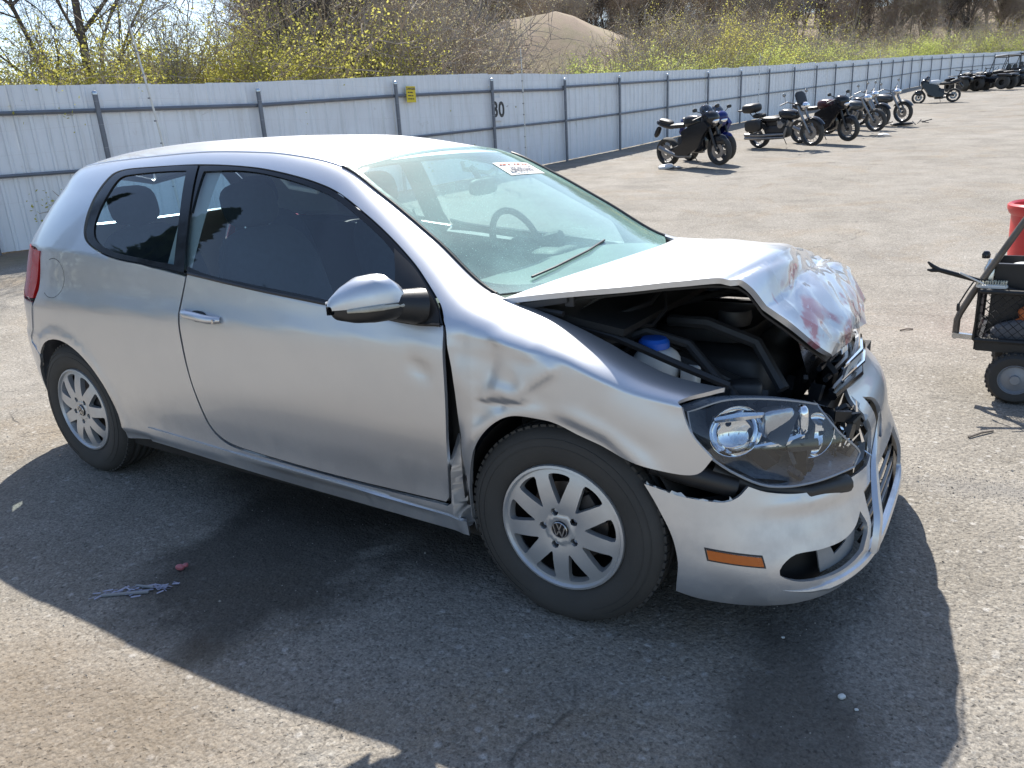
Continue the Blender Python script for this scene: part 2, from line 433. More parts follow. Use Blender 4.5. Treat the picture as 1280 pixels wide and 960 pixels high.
def sample(f, uv): return f(np.array([p[0] for p in uv], float), np.array([p[1] for p in uv], float))
def curve_on(f, uv, d=.03, closed=False, sc=(1., .7)):
    if closed: L2 = smooth_loop(uv, d, sc)
    else:
        L2 = smooth_loop([tuple(uv[0][:2])+(1,)]+list(uv[1:-1])+[tuple(uv[-1][:2])+(1,)], d, sc)
        # drop the closing run
        e = np.array([uv[-1][0]*sc[0], uv[-1][1]*sc[1]]); k = int(np.argmin(((L2-e)**2).sum(1))); L2 = L2[:k+1]
    return f(L2[:, 0]/sc[0], L2[:, 1]/sc[1])

# ================================================================ THE CAR
CAR = empty('damaged_car', (0, 0, 0), 0, 'silver three-door hatchback with crushed bonnet and broken front corner, parked on the asphalt', 'car')
pa = MT['paint']
# ---- damage on the right fender: shallow dents and creases pushed into the sheet
def fender_s(u, v):
    P = side(u, v).copy(); X = np.stack([P[..., 0], P[..., 2]], -1); d = 0
    def crease(a, b, wd, am, one=0):
        s, t = seg(X, a, b); A_, B_ = np.array(a), np.array(b); L_ = np.linalg.norm(B_-A_); tt = ((X-A_)@(B_-A_))/L_**2
        e = np.exp(-np.clip(np.abs(tt-.5)-.28, 0, None)**2/.045)      # fades softly at the ends
        ab = (B_-A_)/L_; sp_ = (X[..., 0]-A_[0])*-ab[1]+(X[..., 1]-A_[1])*ab[0]
        if one == 0: q = np.exp(-(sp_/wd)**2)
        else: z_ = sp_*one; q = np.where(z_ > 0, np.exp(-(z_/wd)**2), np.exp(-(z_/(wd*.38))**2))
        return am*q*e
    d = d - .018*np.clip((-.27-P[..., 0])/.09, 0, 1)*np.clip((.90-P[..., 2])/.2, 0, 1)         # rear edge rolled in
    d = d + crease((-.34, .84), (-.16, .80), .06, -0.0150) + crease((-.20, .885), (-.03, .85), .024, 0.0085)
    d = d + crease((-.10, .74), (.03, .83), .050, 0.0100, 1) + crease((-.25, .62), (-.25, .78), .045, -0.0055)
    d = d + crease((-.26, .705), (-.14, .70), .030, -0.0060) + crease((-.20, .735), (-.06, .735), .024, 0.0050)
    d = d + crease((-.04, .70), (.20, .61), .034, -0.0100) + crease((.05, .66), (.28, .64), .05, 0.0039)
    d = d + crease((.18, .83), (.40, .71), .055, -0.0110) + crease((.10, .70), (.30, .61), .035, -0.0044)
    d = d + crease((-.25, .700), (-.07, .722), .030, .0085, 1) 
    d = d + crease((-.345, .60), (-.33, .40), .025, -0.0077)
    P[..., 1] -= d
    return P
def side_b(u, v):
    P = side(u, v).copy(); P[..., 1] += .07*np.clip((np.asarray(u)+.372)/.012, 0, 1)*np.clip((1.12-np.asarray(v))/.1, 0, 1); return P
def door_s(u, v):
    P = side(u, v).copy(); X = np.stack([P[..., 0], P[..., 2]], -1)
    s, t = seg(X, (-.52, .79), (-.40, .74)); P[..., 1] += .008*np.exp(-(s/.03)**2)*np.sin(np.pi*t)
    s, t = seg(X, (-1.55, .60), (-.42, .56)); P[..., 1] -= .003*np.exp(-(s/.10)**2)
    return P
DOOR = [(-.372, 1.10, 1), (-.364, .93), (-.369, .67), (-.400, .30), (-.415, .275, 1), (-.904, .256), (-1.40, .262), (-1.51, .282), (-1.575, .341), (-1.616, .522), (-1.628, .70), (-1.624, .853), (-1.585, .992), (-1.578, 1.0, 1), (-1.197, 1.0), (-.845, 1.008), (-.601, 1.008), (-.46, 1.03)]
DGO = [(-1.585, 1.005, 1), (-1.64, 1.30), (-1.712, 1.769, 1), (-1.60, 1.775), (-1.472, 1.772), (-1.245, 1.748), (-1.035, 1.722), (-.83, 1.705), (-.662, 1.652), (-.535, 1.557), (-.423, 1.378), (-.385, 1.20), (-.372, 1.105, 1), (-.46, 1.035), (-.601, 1.011), (-.845, 1.010), (-1.197, 1.004)]
DGI = [(-1.643, 1.06, 1), (-1.655, 1.40), (-1.672, 1.715, 1), (-1.462, 1.738), (-1.259, 1.718), (-1.046, 1.684), (-.838, 1.655), (-.70, 1.61), (-.620, 1.545, 1), (-.575, 1.30), (-.548, 1.045, 1), (-.849, 1.035), (-1.2, 1.028), (-1.473, 1.026)]
QO = [(-1.605, 1.003, 1), (-1.655, 1.30), (-1.727, 1.775, 1), (-1.85, 1.782), (-2.0, 1.775), (-2.14, 1.765), (-2.195, 1.715), (-2.216, 1.50), (-2.196, 1.25), (-2.150, 1.09), (-2.040, 1.012), (-1.85, 1.002)]
QI = [(-1.675, 1.04, 1), (-1.72, 1.35), (-1.783, 1.722, 1), (-1.95, 1.722), (-2.08, 1.705), (-2.150, 1.67), (-2.165, 1.48), (-2.158, 1.25), (-2.118, 1.11), (-2.015, 1.048), (-1.85, 1.035)]
HOLE = [(-.360, 1.10, 1), (-.350, .93), (-.355, .67), (-.388, .28), (-.41, .258, 1), (-.904, .243), (-1.41, .249), (-1.52, .270), (-1.585, .335), (-1.626, .522), (-1.638, .70), (-1.633, .853), (-1.595, .985, 1), (-1.85, .992), (-2.045, 1.003), (-2.160, 1.084), (-2.208, 1.245), (-2.229, 1.50), (-2.210, 1.725), (-2.150, 1.778), (-2.0, 1.788), (-1.712, 1.79), (-1.472, 1.785), (-1.245, 1.762), (-1.03, 1.735), (-.82, 1.718), (-.650, 1.664), (-.522, 1.567), (-.410, 1.385), (-.372, 1.20)]
ARCH_R = []
for k in range(15):                                        # rear wheel opening, radius .352 about the axle
    a = math.radians(-14+k*208/14); x = -2.578+.352*math.cos(a); z = .315+.352*math.sin(a); ARCH_R.append((x, z))
def inv_side(x, z):
    """param of a point given by x and z (numerically)"""
    u, v = x, min(.99, (z-.10)/(float(BZ(x))-.10))
    for _ in range(60):
        Pp = side0(u, v); ex, ez = x-Pp[0], z-Pp[2]; u += ex*.55; v += ez*.9
    return float(u), float(v)
AR = [inv_side(x, z) for x, z in ARCH_R]
for mir in (False, True):
    outer = [(-.300, 2.0, 1), (-.55, 2.0), (-.8, 2.0), (-1.0, 2.0), (-1.4, 2.0), (-1.9, 2.0), (-2.3, 2.0), (-2.66, 2.0, 1), (-2.66, 1.8), (-2.62, 1.5), (-2.58, 1.0), (-2.56, .99, 1), (-2.42, .985), (-2.378, .93), (-2.372, .80), (-2.39, .745, 1), (-2.46, .62), (-2.455, .52, 1)]
    ar = [p for p in AR if p[1] > .165]
    arr = sorted(ar, key=lambda p: p[0])                    # from the back forward
    i0 = [p for p in arr if p[1] < .50 or p[0] > arr[0][0]]
    arr = [p for p in AR[::-1] if True]
    arr = [p for p in arr if not (p[0] < -2.35 and p[1] < .40)]
    outer += [(arr[0][0], .47, 1) if False else (arr[0][0], arr[0][1], 1)]+[tuple(p) for p in arr[1:-1]]+[(arr[-1][0], arr[-1][1], 1)]
    outer += [(-1.985, .165, 1), (-1.4, .150), (-.8, .145), (-.36, .145, 1), (-.352, .25), (-.335, .60), (-.335, .90), (-.345, 1.05), (-.36, 1.25), (-.335, 1.7)]
    panel('body_side', pa, side_b, outer, [HOLE], .02, CAR, .014, 0, mir)
    if not mir:
        BODY_OUT = outer
    # door with its frame, glass and handle
    dr = panel('door', pa, side if mir else door_s, DOOR, [], .02, CAR, .014, -.001, mir)
    panel('window_frame', MT['gloss_black'], side, DGO, [DGI], .02, dr, .012, -.001, mir)
    panel('window_glass', MT['side_glass'], side, [(p[0], p[1], 1) if len(p) > 2 else p for p in DGI], [], .03, dr, 0, -.007, mir)
    ms = MB(); ms.smooth = True
    panel('quarter_window_frame', MT['gloss_black'], side, QO, [QI], .02, CAR, .010, -.001, mir)
    panel('quarter_window', MT['side_glass'], side, QI, [], .03, CAR, 0, -.006, mir)
    # black weatherstrip under the glass
    c = curve_on(side, [(-1.575, 1.004), (-1.197, 1.003), (-.845, 1.009), (-.601, 1.010), (-.46, 1.034), (-.38, 1.10)], .03)
    ms = MB(); ms.smooth = True; ms.tube([(p[0], (p[1]-.002)*(-1 if mir else 1), p[2]) for p in c], .006, 6); ms.build('window_seal', MT['black_plastic'], dr)
    # sill strip
    SIL = [(-.345, .206, 1), (-.8, .222), (-1.43, .228), (-1.975, .236, 1), (-1.985, .160, 1), (-1.4, .143), (-.8, .138), (-.345, .135, 1)]
    panel('sill', pa, side, SIL, [], .02, CAR, .012, .006, mir)
    # tail lamp and rear bumper
    TL = [(-2.385, .975, 1), (-2.56, .985), (-2.70, .965, 1), (-2.72, .80), (-2.66, .735, 1), (-2.52, .745), (-2.397, .755, 1), (-2.382, .86)]
    panel('tail_lamp', MT['redlens'], side, TL, [], .02, CAR, .02, .004, mir)
    # fuel flap ring on the right side
# rear: hatch and bumper span both sides; w runs from the right corner to the left corner
def rear(w, v):
    w = np.asarray(w, float); v = np.asarray(v, float); w, v = np.broadcast_arrays(w, v)
    m = w < UL; u = np.where(m, 2*UL-w, w); P = side(u, v).copy(); P[..., 1] = np.where(m, -P[..., 1], P[..., 1]); return P
WE = 2*UL
HT = [(-2.665, 1.99, 1), (-2.665, 1.8), (-2.625, 1.5), (-2.585, 1.0, 1), (-2.72, .96, 1), (-2.73, .78), (-2.72, .60, 1), (-2.95, .57), (UL, .565), (WE+2.95, .57), (WE+2.72, .60, 1), (WE+2.73, .78), (WE+2.72, .96, 1), (WE+2.585, 1.0, 1), (WE+2.625, 1.5), (WE+2.665, 1.8), (WE+2.665, 1.99, 1), (WE+2.95, 1.99), (UL, 1.99), (-2.95, 1.99)]
RW = [(-2.74, 1.80, 1), (-2.70, 1.5), (-2.67, 1.12, 1), (-2.9, 1.09), (UL, 1.08), (WE+2.9, 1.09), (WE+2.67, 1.12, 1), (WE+2.70, 1.5), (WE+2.74, 1.80, 1), (WE+2.95, 1.80), (UL, 1.80), (-2.95, 1.80)]
hatch = panel('hatch', pa, rear, HT, [RW], .028, CAR, .014, 0)
panel('rear_window', MT['side_glass'], rear, RW, [], .035, hatch, 0, -.006)
RB = [(-2.458, .515, 1), (-2.465, .61), (-2.445, .73, 1), (-2.64, .725), (-2.70, .59), (-2.75, .56), (UL, .55), (WE+2.75, .56), (WE+2.70, .59), (WE+2.64, .725), (WE+2.445, .73, 1), (WE+2.465, .61), (WE+2.458, .515, 1)]
arb = [p for p in AR if p[0] < -2.35 and p[1] < .49]
arb = sorted(arb, key=lambda p: -p[1])
RB2 = [(2*UL-p[0], p[1]) for p in arb]
RBo = [(-2.405, .735, 1), (-2.66, .725), (-2.71, .585), (-2.80, .56), (UL, .55), (WE+2.80, .56), (WE+2.71, .585), (WE+2.66, .725), (WE+2.44, .73, 1), (WE+2.458, .52, 1)]+[(p[0], p[1]) for p in RB2]+[(RB2[-1][0]-.03, .10, 1), (UL, .14), (arb[-1][0]-.03, .10, 1)]+[(p[0], p[1]) for p in arb[::-1]]+[(-2.458, .52, 1)]
panel('rear_bumper', pa, rear, RBo, [], .026, CAR, .014, .004)

# ---- roof
def roof_f(u, b):
    u = np.asarray(u, float); b = np.asarray(b, float); u, b = np.broadcast_arrays(u, b)
    E = side(u, np.full_like(u, 2.0)); bul = 1-b*b
    X = E[..., 0]+.075*bul*np.clip((u+1.7)/.7, 0, 1); Y = -E[..., 1]*b
    cr = .016+.034*np.clip((-.95-u)/.45, 0, 1)+.020*np.exp(-((u+2.4)/.45)**2)
    Z = E[..., 2]+cr*(1-np.abs(b)**2.2)
    return np.stack([X, Y, Z], -1)
RF = [(-1.0, -1, 1), (-1.0, -.5), (-1.0, 0), (-1.0, .5), (-1.0, 1, 1), (-1.5, 1), (-2.0, 1), (-2.4, 1), (-2.662, 1, 1), (-3.2, .995, 1), (-3.21, 0), (-3.2, -.995, 1), (-2.662, -1, 1), (-2.4, -1), (-2.0, -1), (-1.5, -1)]
panel('roof', pa, roof_f, RF, [], .035, CAR, .015, .0005, sc=(1, .55), out_dir=(0, 0, 1))
# gutter strips
for s in (-1, 1):
    c = side(np.linspace(-1.0, -2.62, 40), np.full(40, 2.0)); m = MB(); m.smooth = True
    m.tube([(p[0], p[1]*(-s), p[2]-.001) for p in c], .0045, 6); m.build('roof_trim', pa, CAR)

# ---- windscreen
wsg = panel('windshield', MT['windshield'], ws, [(0, -.985, 1), (.5, -.985), (1, -.985, 1), (1.0, 0), (1, .985, 1), (.5, .985), (0, .985, 1), (0, 0)], [], .04, CAR, 0, .001, sc=(.8, .6), out_dir=(1, 0, 1))
panel('windshield_border', MT['gloss_black'], ws, [(0, -.992, 1), (.5, -.992), (.996, -.992, 1), (.996, 0), (.996, .992, 1), (.5, .992), (0, .992, 1), (0, 0)], [[(.085, -.94), (.5, -.955), (.95, -.955), (.972, -.90), (.972, 0), (.972, .90), (.95, .955), (.5, .955), (.085, .94), (.06, 0)]], .03, wsg, .004, -.0025, sc=(.8, .6), out_dir=(1, 0, 1))
def wsp(a, b, o=0):
    P = ws(a, b); du = ws(a+.001, b)-P; dv = ws(a, b+.001)-P; n = np.cross(du, dv); n /= np.linalg.norm(n); n *= np.sign(n[0]); return P+n*o
for s in (-1, 1):
    m = MB(); m.smooth = True; m.tube([wsp(a, s*1.0, .003) for a in np.linspace(0, 1, 24)], .0085 if s > 0 else .005, 8)
    m.build('windshield_trim', MT['black_plastic'], wsg)
# lot sticker with faint figures
st = panel('lot_sticker', vary(mat('sticker_paper', (.80, .80, .78), .7), 30, .05), ws, [(.700, .09, 1), (.812, .09, 1), (.812, .67, 1), (.700, .67, 1)], [], .03, wsg, 0, .003, sc=(.8, .6), out_dir=(1, 0, 1))
INK = mat('sticker_ink', (.10, .10, .12), .7); INK2 = mat('sticker_ink_red', (.5, .12, .06), .7)
def text_on(name, txt, size, origin, xdir, ydir, m, parent, ext=.0004, align='LEFT', bold=0):
    cu = bpy.data.curves.new(name, 'FONT'); cu.body = txt; cu.size = size; cu.extrude = ext; cu.align_x = align; cu.offset = bold; cu.resolution_u = 3
    o = bpy.data.objects.new(name, cu); COL.objects.link(o)
    x = Vector(xdir).normalized(); z = x.cross(Vector(ydir)).normalized(); y = z.cross(x)
    Mx = Matrix.Identity(4)
    for i in range(3): Mx[i][0] = x[i]; Mx[i][1] = y[i]; Mx[i][2] = z[i]; Mx[i][3] = origin[i]
    bpy.context.view_layer.update()
    dg = bpy.context.evaluated_depsgraph_get(); me = bpy.data.meshes.new_from_object(o.evaluated_get(dg)); bpy.data.objects.remove(o); bpy.data.curves.remove(cu)
    me.transform(Mx); me.materials.clear()
    return link_mesh(name, me, m, parent)
# figures read from the front: text runs from the car's right to its left
xd = wsp(.75, .60)-wsp(.75, .15); yd = wsp(.80, .38)-wsp(.71, .38)
text_on('sticker_figures', '48303637', .058, wsp(.712, .15, .012), xd, yd, INK, st, bold=.0006)
m = MB(); xn = Vector(xd).normalized(); yn = Vector(yd).normalized(); zn = xn.cross(yn); R_s = Matrix((xn, yn, zn)).transposed()
for k, (b_, w_) in enumerate(((.15, .02), (.20, .03), (.27, .02), (.36, .018), (.42, .03), (.50, .02), (.56, .025))): m.box(wsp(.790, b_, .0058), (w_, .009, .0006), R_s)
m.build('small_print', INK2, st)['kind'] = 'stuff'
# wiper
m = MB(); m.smooth = True
m.tube([wsp(.075, -.75, .010), wsp(.115, -.55, .008), wsp(.165, -.2, .008), wsp(.195, .06, .006)], .0042, 6)
m.build('wiper', MT['black_plastic'], wsg)

# ---- right fender (dented) and left fender
FEN_R = [(-.359, 1.10, 1), (-.372, 1.20), (-.375, 1.35), (-.350, 1.70), (-.290, 1.97, 1), (-.171, 1.985), (-.048, 1.95), (.103, 1.95), (.278, 1.86), (.35, 1.90), (.428, 1.99, 1), (.405, 1.72), (.368, 1.40), (.350, 1.15), (.363, .993), (.393, .893), (.443, .813, 1), (.406, .732), (.342, .712), (.24, .722), (.16, .735), (.078, .742), (-.016, .757), (-.12, .745), (-.20, .68), (-.262, .58), (-.300, .46), (-.318, .35), (-.320, .213, 1), (-.324, .15, 1), (-.322, .30), (-.326, .485), (-.328, .675), (-.336, .839), (-.350, .959)]
fr = panel('front_fender', pa, fender_s, FEN_R, [], .011, CAR, .012, .003)
FEN_L = [(-.359, 1.10, 1), (-.375, 1.35), (-.290, 1.99, 1), (-.05, 1.99), (.2, 1.99), (.44, 1.99, 1), (.42, 1.3), (.36, .9), (.36, .68, 1)]+[(inv_side(.355*math.cos(math.radians(a)), .315+.355*math.sin(math.radians(a)))) for a in range(40, 181, 20)]+[(-.340, .18, 1), (-.345, .5), (-.350, .9)]
panel('front_fender', pa, side, FEN_L, [], .025, CAR, .012, .002, True)
# the folded-in strip of sheet inside the sprung door gap
m = MB(); m.smooth = False
gp = side(np.full(9, -.357), np.linspace(1.04, .30, 9)); gp2 = side(np.full(9, -.350), np.linspace(1.04, .30, 9))
vs = []
for i in range(9):
    k = math.sin(i/8*math.pi); vs += [(gp[i][0]+.001, gp[i][1]+.052, gp[i][2]), (gp[i][0]+.010+.016*k, gp[i][1]+.016+.006*math.sin(i*2.1), gp[i][2]), (gp[i][0]+.018+.01*k, gp[i][1]+.010, gp[i][2])]
fs = []
for i in range(8):
    for j in range(2): a = i*3+j; fs.append((a, a+1, a+4, a+3))
m.add(vs, fs); m.build('torn_flange', pa, fr)
m = MB(); m.box((-.372, -.80, .60), (.05, .05, .60)); m.build('hinge_pillar', MT['cavity'], CAR)

# ---- crumpled bonnet
HG = [
 [(-.25, -.72, .960), (-.15, -.38, .995), (-.10, 0, 1.005), (-.14, .38, .992), (-.215, .66, .970)],
 [(.10, -.715, 1.011), (.12, -.38, 1.046), (.13, 0, 1.048), (.12, .38, 1.000), (.09, .645, .960)],
 [(.29, -.685, 1.032), (.30, -.36, 1.072), (.31, 0, 1.046), (.30, .35, .988), (.27, .60, .945)],
 [(.438, -.635, 1.038), (.465, -.31, 1.064), (.425, 0, 1.037), (.41, .33, .972), (.38, .56, .928)],
 [(.548, -.575, .955), (.560, -.32, .985), (.535, -.02, 1.000), (.49, .28, .960), (.44, .50, .915)],
 [(.625, -.49, .845), (.650, -.27, .865), (.610, .0, .905), (.545, .25, .885), (.500, .45, .835)],
 [(.655, -.43, .782), (.665, -.22, .795), (.672, -.02, .800), (.640, .20, .757), (.575, .46, .690)],
]
HG = np.array(HG)
def bic(Pg, a, b):
    """Catmull-Rom grid patch, a over rows, b over columns (0..1)"""
    n, m_ = Pg.shape[:2]
    a = np.clip(a, 0, 1)*(n-1); b = np.clip(b, 0, 1)*(m_-1)
    i = np.clip(a.astype(int), 0, n-2); j = np.clip(b.astype(int), 0, m_-2); s = a-i; t = b-j
    def w(s): return [(-s**3+2*s*s-s)/2, (3*s**3-5*s*s+2)/2, (-3*s**3+4*s*s+s)/2, (s**3-s*s)/2]
    ext = np.zeros((n+2, m_+2, 3)); ext[1:-1, 1:-1] = Pg
    ext[0, 1:-1] = 2*Pg[0]-Pg[1]; ext[-1, 1:-1] = 2*Pg[-1]-Pg[-2]; ext[:, 0] = 2*ext[:, 1]-ext[:, 2]; ext[:, -1] = 2*ext[:, -2]-ext[:, -3]
    r = 0
    for p, wp in enumerate(w(s)):
        for q, wq in enumerate(w(t)):
            r = r+(wp*wq)[..., None]*ext[i+p, j+q]
    return r
_rs = np.random.RandomState(3)
FACET = [( _rs.rand(), _rs.rand(), _rs.uniform(0, 6.28), _rs.uniform(.16, .42)) for _ in range(9)]
PLN = [(_rs.uniform(.6, 1), _rs.rand(), _rs.uniform(-.16, .16), _rs.uniform(-.13, .13), _rs.uniform(.004, .012)) for _ in range(7)]
PLN2 = [(_rs.uniform(.6, 1), _rs.rand(), _rs.uniform(-.16, .16), _rs.uniform(-.13, .13), _rs.uniform(-.014, -.006)) for _ in range(6)]
def hood_f(a, b):
    a = np.asarray(a, float); b = np.asarray(b, float); a, b = np.broadcast_arrays(a, b)
    P = bic(HG, a, b); e = 2e-3
    du = bic(HG, np.clip(a, 0, 1-e)+e, b)-bic(HG, np.clip(a, 0, 1-e), b); dv = bic(HG, a, np.clip(b, 0, 1-e)+e)-bic(HG, a, np.clip(b, 0, 1-e))
    n = np.cross(du, dv); n /= np.maximum(np.linalg.norm(n, axis=-1, keepdims=True), 1e-9)
    k = np.clip((a-.50)/.12, 0, 1); d = 0
    for (ca, cb, an, wd) in FACET:      # sharp folds radiating through the nose of the bonnet
        s = (a-(.55+.45*ca))*math.cos(an)*1.0+(b-cb)*math.sin(an)*1.25
        t = -(a-(.55+.45*ca))*math.sin(an)+(b-cb)*math.cos(an)
        d = d+np.maximum(0, 1-np.abs(s)/(wd*.42))*.013*np.exp(-(t/.30)**2)*(1 if ca > .45 else -1)
    for A_, PL, sg_ in ((.9, PLN, 1), (.8, PLN2, -1)):       # flat facets meeting in sharp ridges
        e_ = np.stack([c0+g0*(a-a0)+g1*(b-b0) for (a0, b0, g0, g1, c0) in PL], 0)
        d = d+A_*(e_.min(0) if sg_ > 0 else e_.max(0))
    P = P+n*(d*k)[..., None]
    # gentle ripple over the flat part, low swage lines
    P = P+n*(.0016*np.sin(a*23+b*7)*np.sin(b*11+1)*(1-k))[..., None]
    P = P+n*(-.006*np.exp(-((a-.47-.05*np.sin(b*5))/.02)**2))[..., None]
    return P
HO = [(0, 0, 1), (.15, 0), (.33, 0), (.45, 0), (.52, 0), (.62, 0), (.75, 0), (.88, .01), (.97, .03, 1), (1.0, .12), (1.0, .26, 1), (.90, .32, 1), (.985, .38, 1), (1.0, .52, 1), (.97, .62), (.93, .80, 1), (.94, .92), (.85, 1.0, 1), (.6, 1), (.4, 1), (.2, 1), (0, 1, 1), (0, .75), (0, .5), (0, .25)]
def mk_hoodmat():
    m = mk_paint(); m.name = 'silver_paint_scraped'; b = m.node_tree.nodes['Principled BSDF']
    col = b.inputs['Base Color'].links[0].from_socket; v = coords(m)
    sp = N(m, 'ShaderNodeSeparateXYZ'); L(m, v, sp.inputs[0])
    r = N(m, 'ShaderNodeMapRange'); L(m, sp.outputs[0], r.inputs[0]); r.inputs[1].default_value = .44; r.inputs[2].default_value = .54
    n = ramp(m, noise(m, 6, 3, .5, v, .6), [(.60, 0), (.64, 1)])
    k = mth(m, 'MULTIPLY', r.outputs[0], n)
    z = N(m, 'ShaderNodeMapRange'); L(m, sp.outputs[2], z.inputs[0]); z.inputs[1].default_value = .70; z.inputs[2].default_value = .80
    k2 = mth(m, 'MULTIPLY', k, z.outputs[0]); k2 = mth(m, 'MULTIPLY', k2, .75)
    c = mix(m, k2, col, (.42, .035, .05)); n3 = ramp(m, noise(m, 22, 6, .7, v, 1.2), [(.60, 0), (.66, 1)])
    c = mix(m, mth(m, 'MULTIPLY', mth(m, 'MULTIPLY', r.outputs[0], n3), .6), c, (.75, .76, .78)); L(m, c, b.inputs['Base Color'])
    return m
MT['hood_paint'] = mk_hoodmat()
hood = panel('hood', MT['hood_paint'], hood_f, HO, [], .012, CAR, .016, 0, sc=(1.0, 1.3), out_dir=(.4, 0, 1))
# inner frame of the bonnet: darker sheet a little below the skin
def hood_in(a, b):
    P = hood_f(a, b); P = P.copy(); P[..., 2] -= .030+.012*np.sin(np.clip(b, 0, 1)*math.pi); P[..., 0] -= .018; return P
HI = [(.02, .03, 1), (.33, .03), (.5, .03), (.75, .03), (.95, .06, 1), (.97, .25), (.93, .5), (.9, .75), (.8, .96, 1), (.4, .97), (.02, .97, 1)]
panel('hood_liner', vary(mat('hood_liner', (.035, .034, .034), .8), 9, .4, bump=.5, bscale=30), hood_in, HI, [], .04, hood, .006, 0, sc=(1., 1.3), out_dir=(.4, 0, 1), back=True)
m = MB(); m.smooth = True
m.box((-.11, -.705, .955), (.16, .022, .02), RY(-.2), .004); m.box((-.03, -.70, .965), (.03, .012, .035), None, .004)
m.tube([(-.20, -.70, .955), (-.12, -.70, .93), (-.05, -.705, .925)], .009, 6)
m.build('hood_hinge', MT['dark_metal'], hood)
# clear film scraps shrink-wrapped over the torn nose: thin glossy sheet
FILM = glass_mat('clear_film', (.93, .93, .94), 1, .10, (.7, .7, .72), rough=.05)
def film_f(a, b):
    P = hood_f(a, b).copy(); k = .010+.006*np.abs(np.sin(a*21+b*13))*np.abs(np.sin(b*17-a*7))+.003*np.sin(a*50)*np.sin(b*37); P[..., 0] += k; P[..., 2] += k*.4; return P
panel('plastic_film', FILM, film_f, [(.50, .12, 1), (.70, .06), (.93, .08, 1), (.98, .25), (.93, .45, 1), (.88, .6), (.7, .75), (.56, .62), (.50, .35)], [], .016, hood, 0, 0, sc=(1, 1.3), out_dir=(.4, 0, 1))

# ---- front bumper cover, split at its right corner
def nose2(u, v):
    P = nose(u, v).copy()
    # gutter along the top, crease from the lamp cut-out, small dents; the nose leans back above z .54
    X = np.stack([u*np.ones_like(P[..., 0])*.8, P[..., 2]], -1)
    s, t = seg(X, (.55, .445), (1.05, .385)); d = .010*np.exp(-(s/.022)**2)*np.sin(np.pi*np.clip(t, .02, .98))
    s, t = seg(X, (.80, .10), (1.1, .22)); d = d-.004*np.exp(-(s/.03)**2)
    sf = P.copy(); nrm = np.stack([P[..., 0]/.64, P[..., 1]/.75, 0*P[..., 0]], -1); nrm /= np.linalg.norm(nrm, axis=-1, keepdims=True)+1e-9
    return P+nrm*d[..., None]
pi = math.pi
BO = [(.352, .508, 1), (.40, .498), (.471, .480), (.609, .462), (.655, .472), (.695, .499, 1), (.75, .478), (.86, .455), (1.012, .438), (1.20, .418), (1.30, .408, 1), (1.375, .43), (1.40, .50), (1.36, .58), (1.41, .645, 1), (1.60, .66), (2.0, .665), (2.35, .64, 1), (2.5, .52), (2.75, .52, 1), (2.73, .40), (2.72, .28), (2.70, .13, 1), (2.3, .125), (1.9, .118), (1.57, .118), (1.2, .125), (.9, .135), (.70, .145), (.50, .165), (.418, .185, 1), (.436, .30), (.428, .376), (.395, .445)]
FOG = [(.735, .250), (.748, .278), (.80, .300), (.90, .293), (1.0, .290), (1.08, .302), (1.135, .325, 1), (1.15, .27), (1.10, .215, 1), (1.0, .205), (.88, .208), (.79, .222)]
LOW = [(1.205, .36, 1), (1.18, .27), (1.15, .185, 1), (1.35, .18), (1.6, .178), (1.95, .185, 1), (1.93, .27), (1.90, .36, 1), (1.6, .365), (1.35, .365)]
UPG = [(1.475, .575, 1), (1.50, .49), (1.535, .43, 1), (1.60, .41), (1.63, .46, 1), (1.585, .54)]
bump = panel('front_bumper', pa, nose2, BO, [FOG, LOW, UPG], .016, CAR, .012, 0, sc=(.8, 1.0), out_dir=None)
# proud lower lip that runs round the corner below the openings
m = MB(); m.smooth = True
def lip(us, zf, dx, h):
    rows = []
    for u_ in us:
        z = zf(u_); P = nose(np.array(u_), np.array(z)); r = np.array([P[0]/.64, P[1]/.75, 0]); r /= np.linalg.norm(r)
        e_ = math.sin(math.pi*min(1, max(.02, (u_-us[0])/(us[-1]-us[0])*5, 0) if (u_-us[0])/(us[-1]-us[0]) < .1 else 1)*.5) if (u_-us[0])/(us[-1]-us[0]) < .5 else 1
        prof = [(.000, h*e_), (dx*e_, h*.75*e_), ((dx+.004)*e_, 0), ((dx-.004)*e_, -h*.8*e_), (0., -h*e_)]
        rows.append([P+r*a+np.array([0, 0, b]) for a, b in prof])
    k = len(rows[0]); vs = [p for r in rows for p in r]; fs = [(i*k+j, i*k+j+1, (i+1)*k+j+1, (i+1)*k+j) for i in range(len(rows)-1) for j in range(k-1)]
    m.add(vs, fs)
lz = P_([(.72, .205), (.85, .180), (1.05, .172), (1.2, .165), (1.6, .160), (2.3, .165)])
lip(np.linspace(.74, 2.25, 60), lambda u_: float(lz(u_)), .010, .017)
m.build('bumper_lip', pa, bump)
# upright strip at the split corner, standing a little ahead of the cover
m = MB(); m.smooth = True
rows = []
for i, z in enumerate(np.linspace(.175, .50, 18)):
    uc = 1.19+.10*((z-.175)/.325)+.28*((z-.175)/.325)**2.5
    for j, (du_, o_) in enumerate(((-.028, .002), (-.012, .018*(1-(i/17)**4)), (.012, .020*(1-(i/17)**4)), (.034, .002))):
        P = nose(np.array(uc+du_), np.array(z)); r = np.array([P[0]/.64, P[1]/.75, 0]); r /= np.linalg.norm(r); rows.append(P+r*o_)
m.add(rows, [(i*4+j, i*4+j+1, i*4+j+5, i*4+j+4) for i in range(17) for j in range(3)]); m.build('corner_strip', pa, bump)
AMB = [(.533, .331, 1), (.690, .306, 1), (.690, .281, 1), (.533, .304, 1)]
panel('marker_light', MT['amber'], nose2, AMB, [], .012, bump, .012, .005, sc=(.8, 1.0))
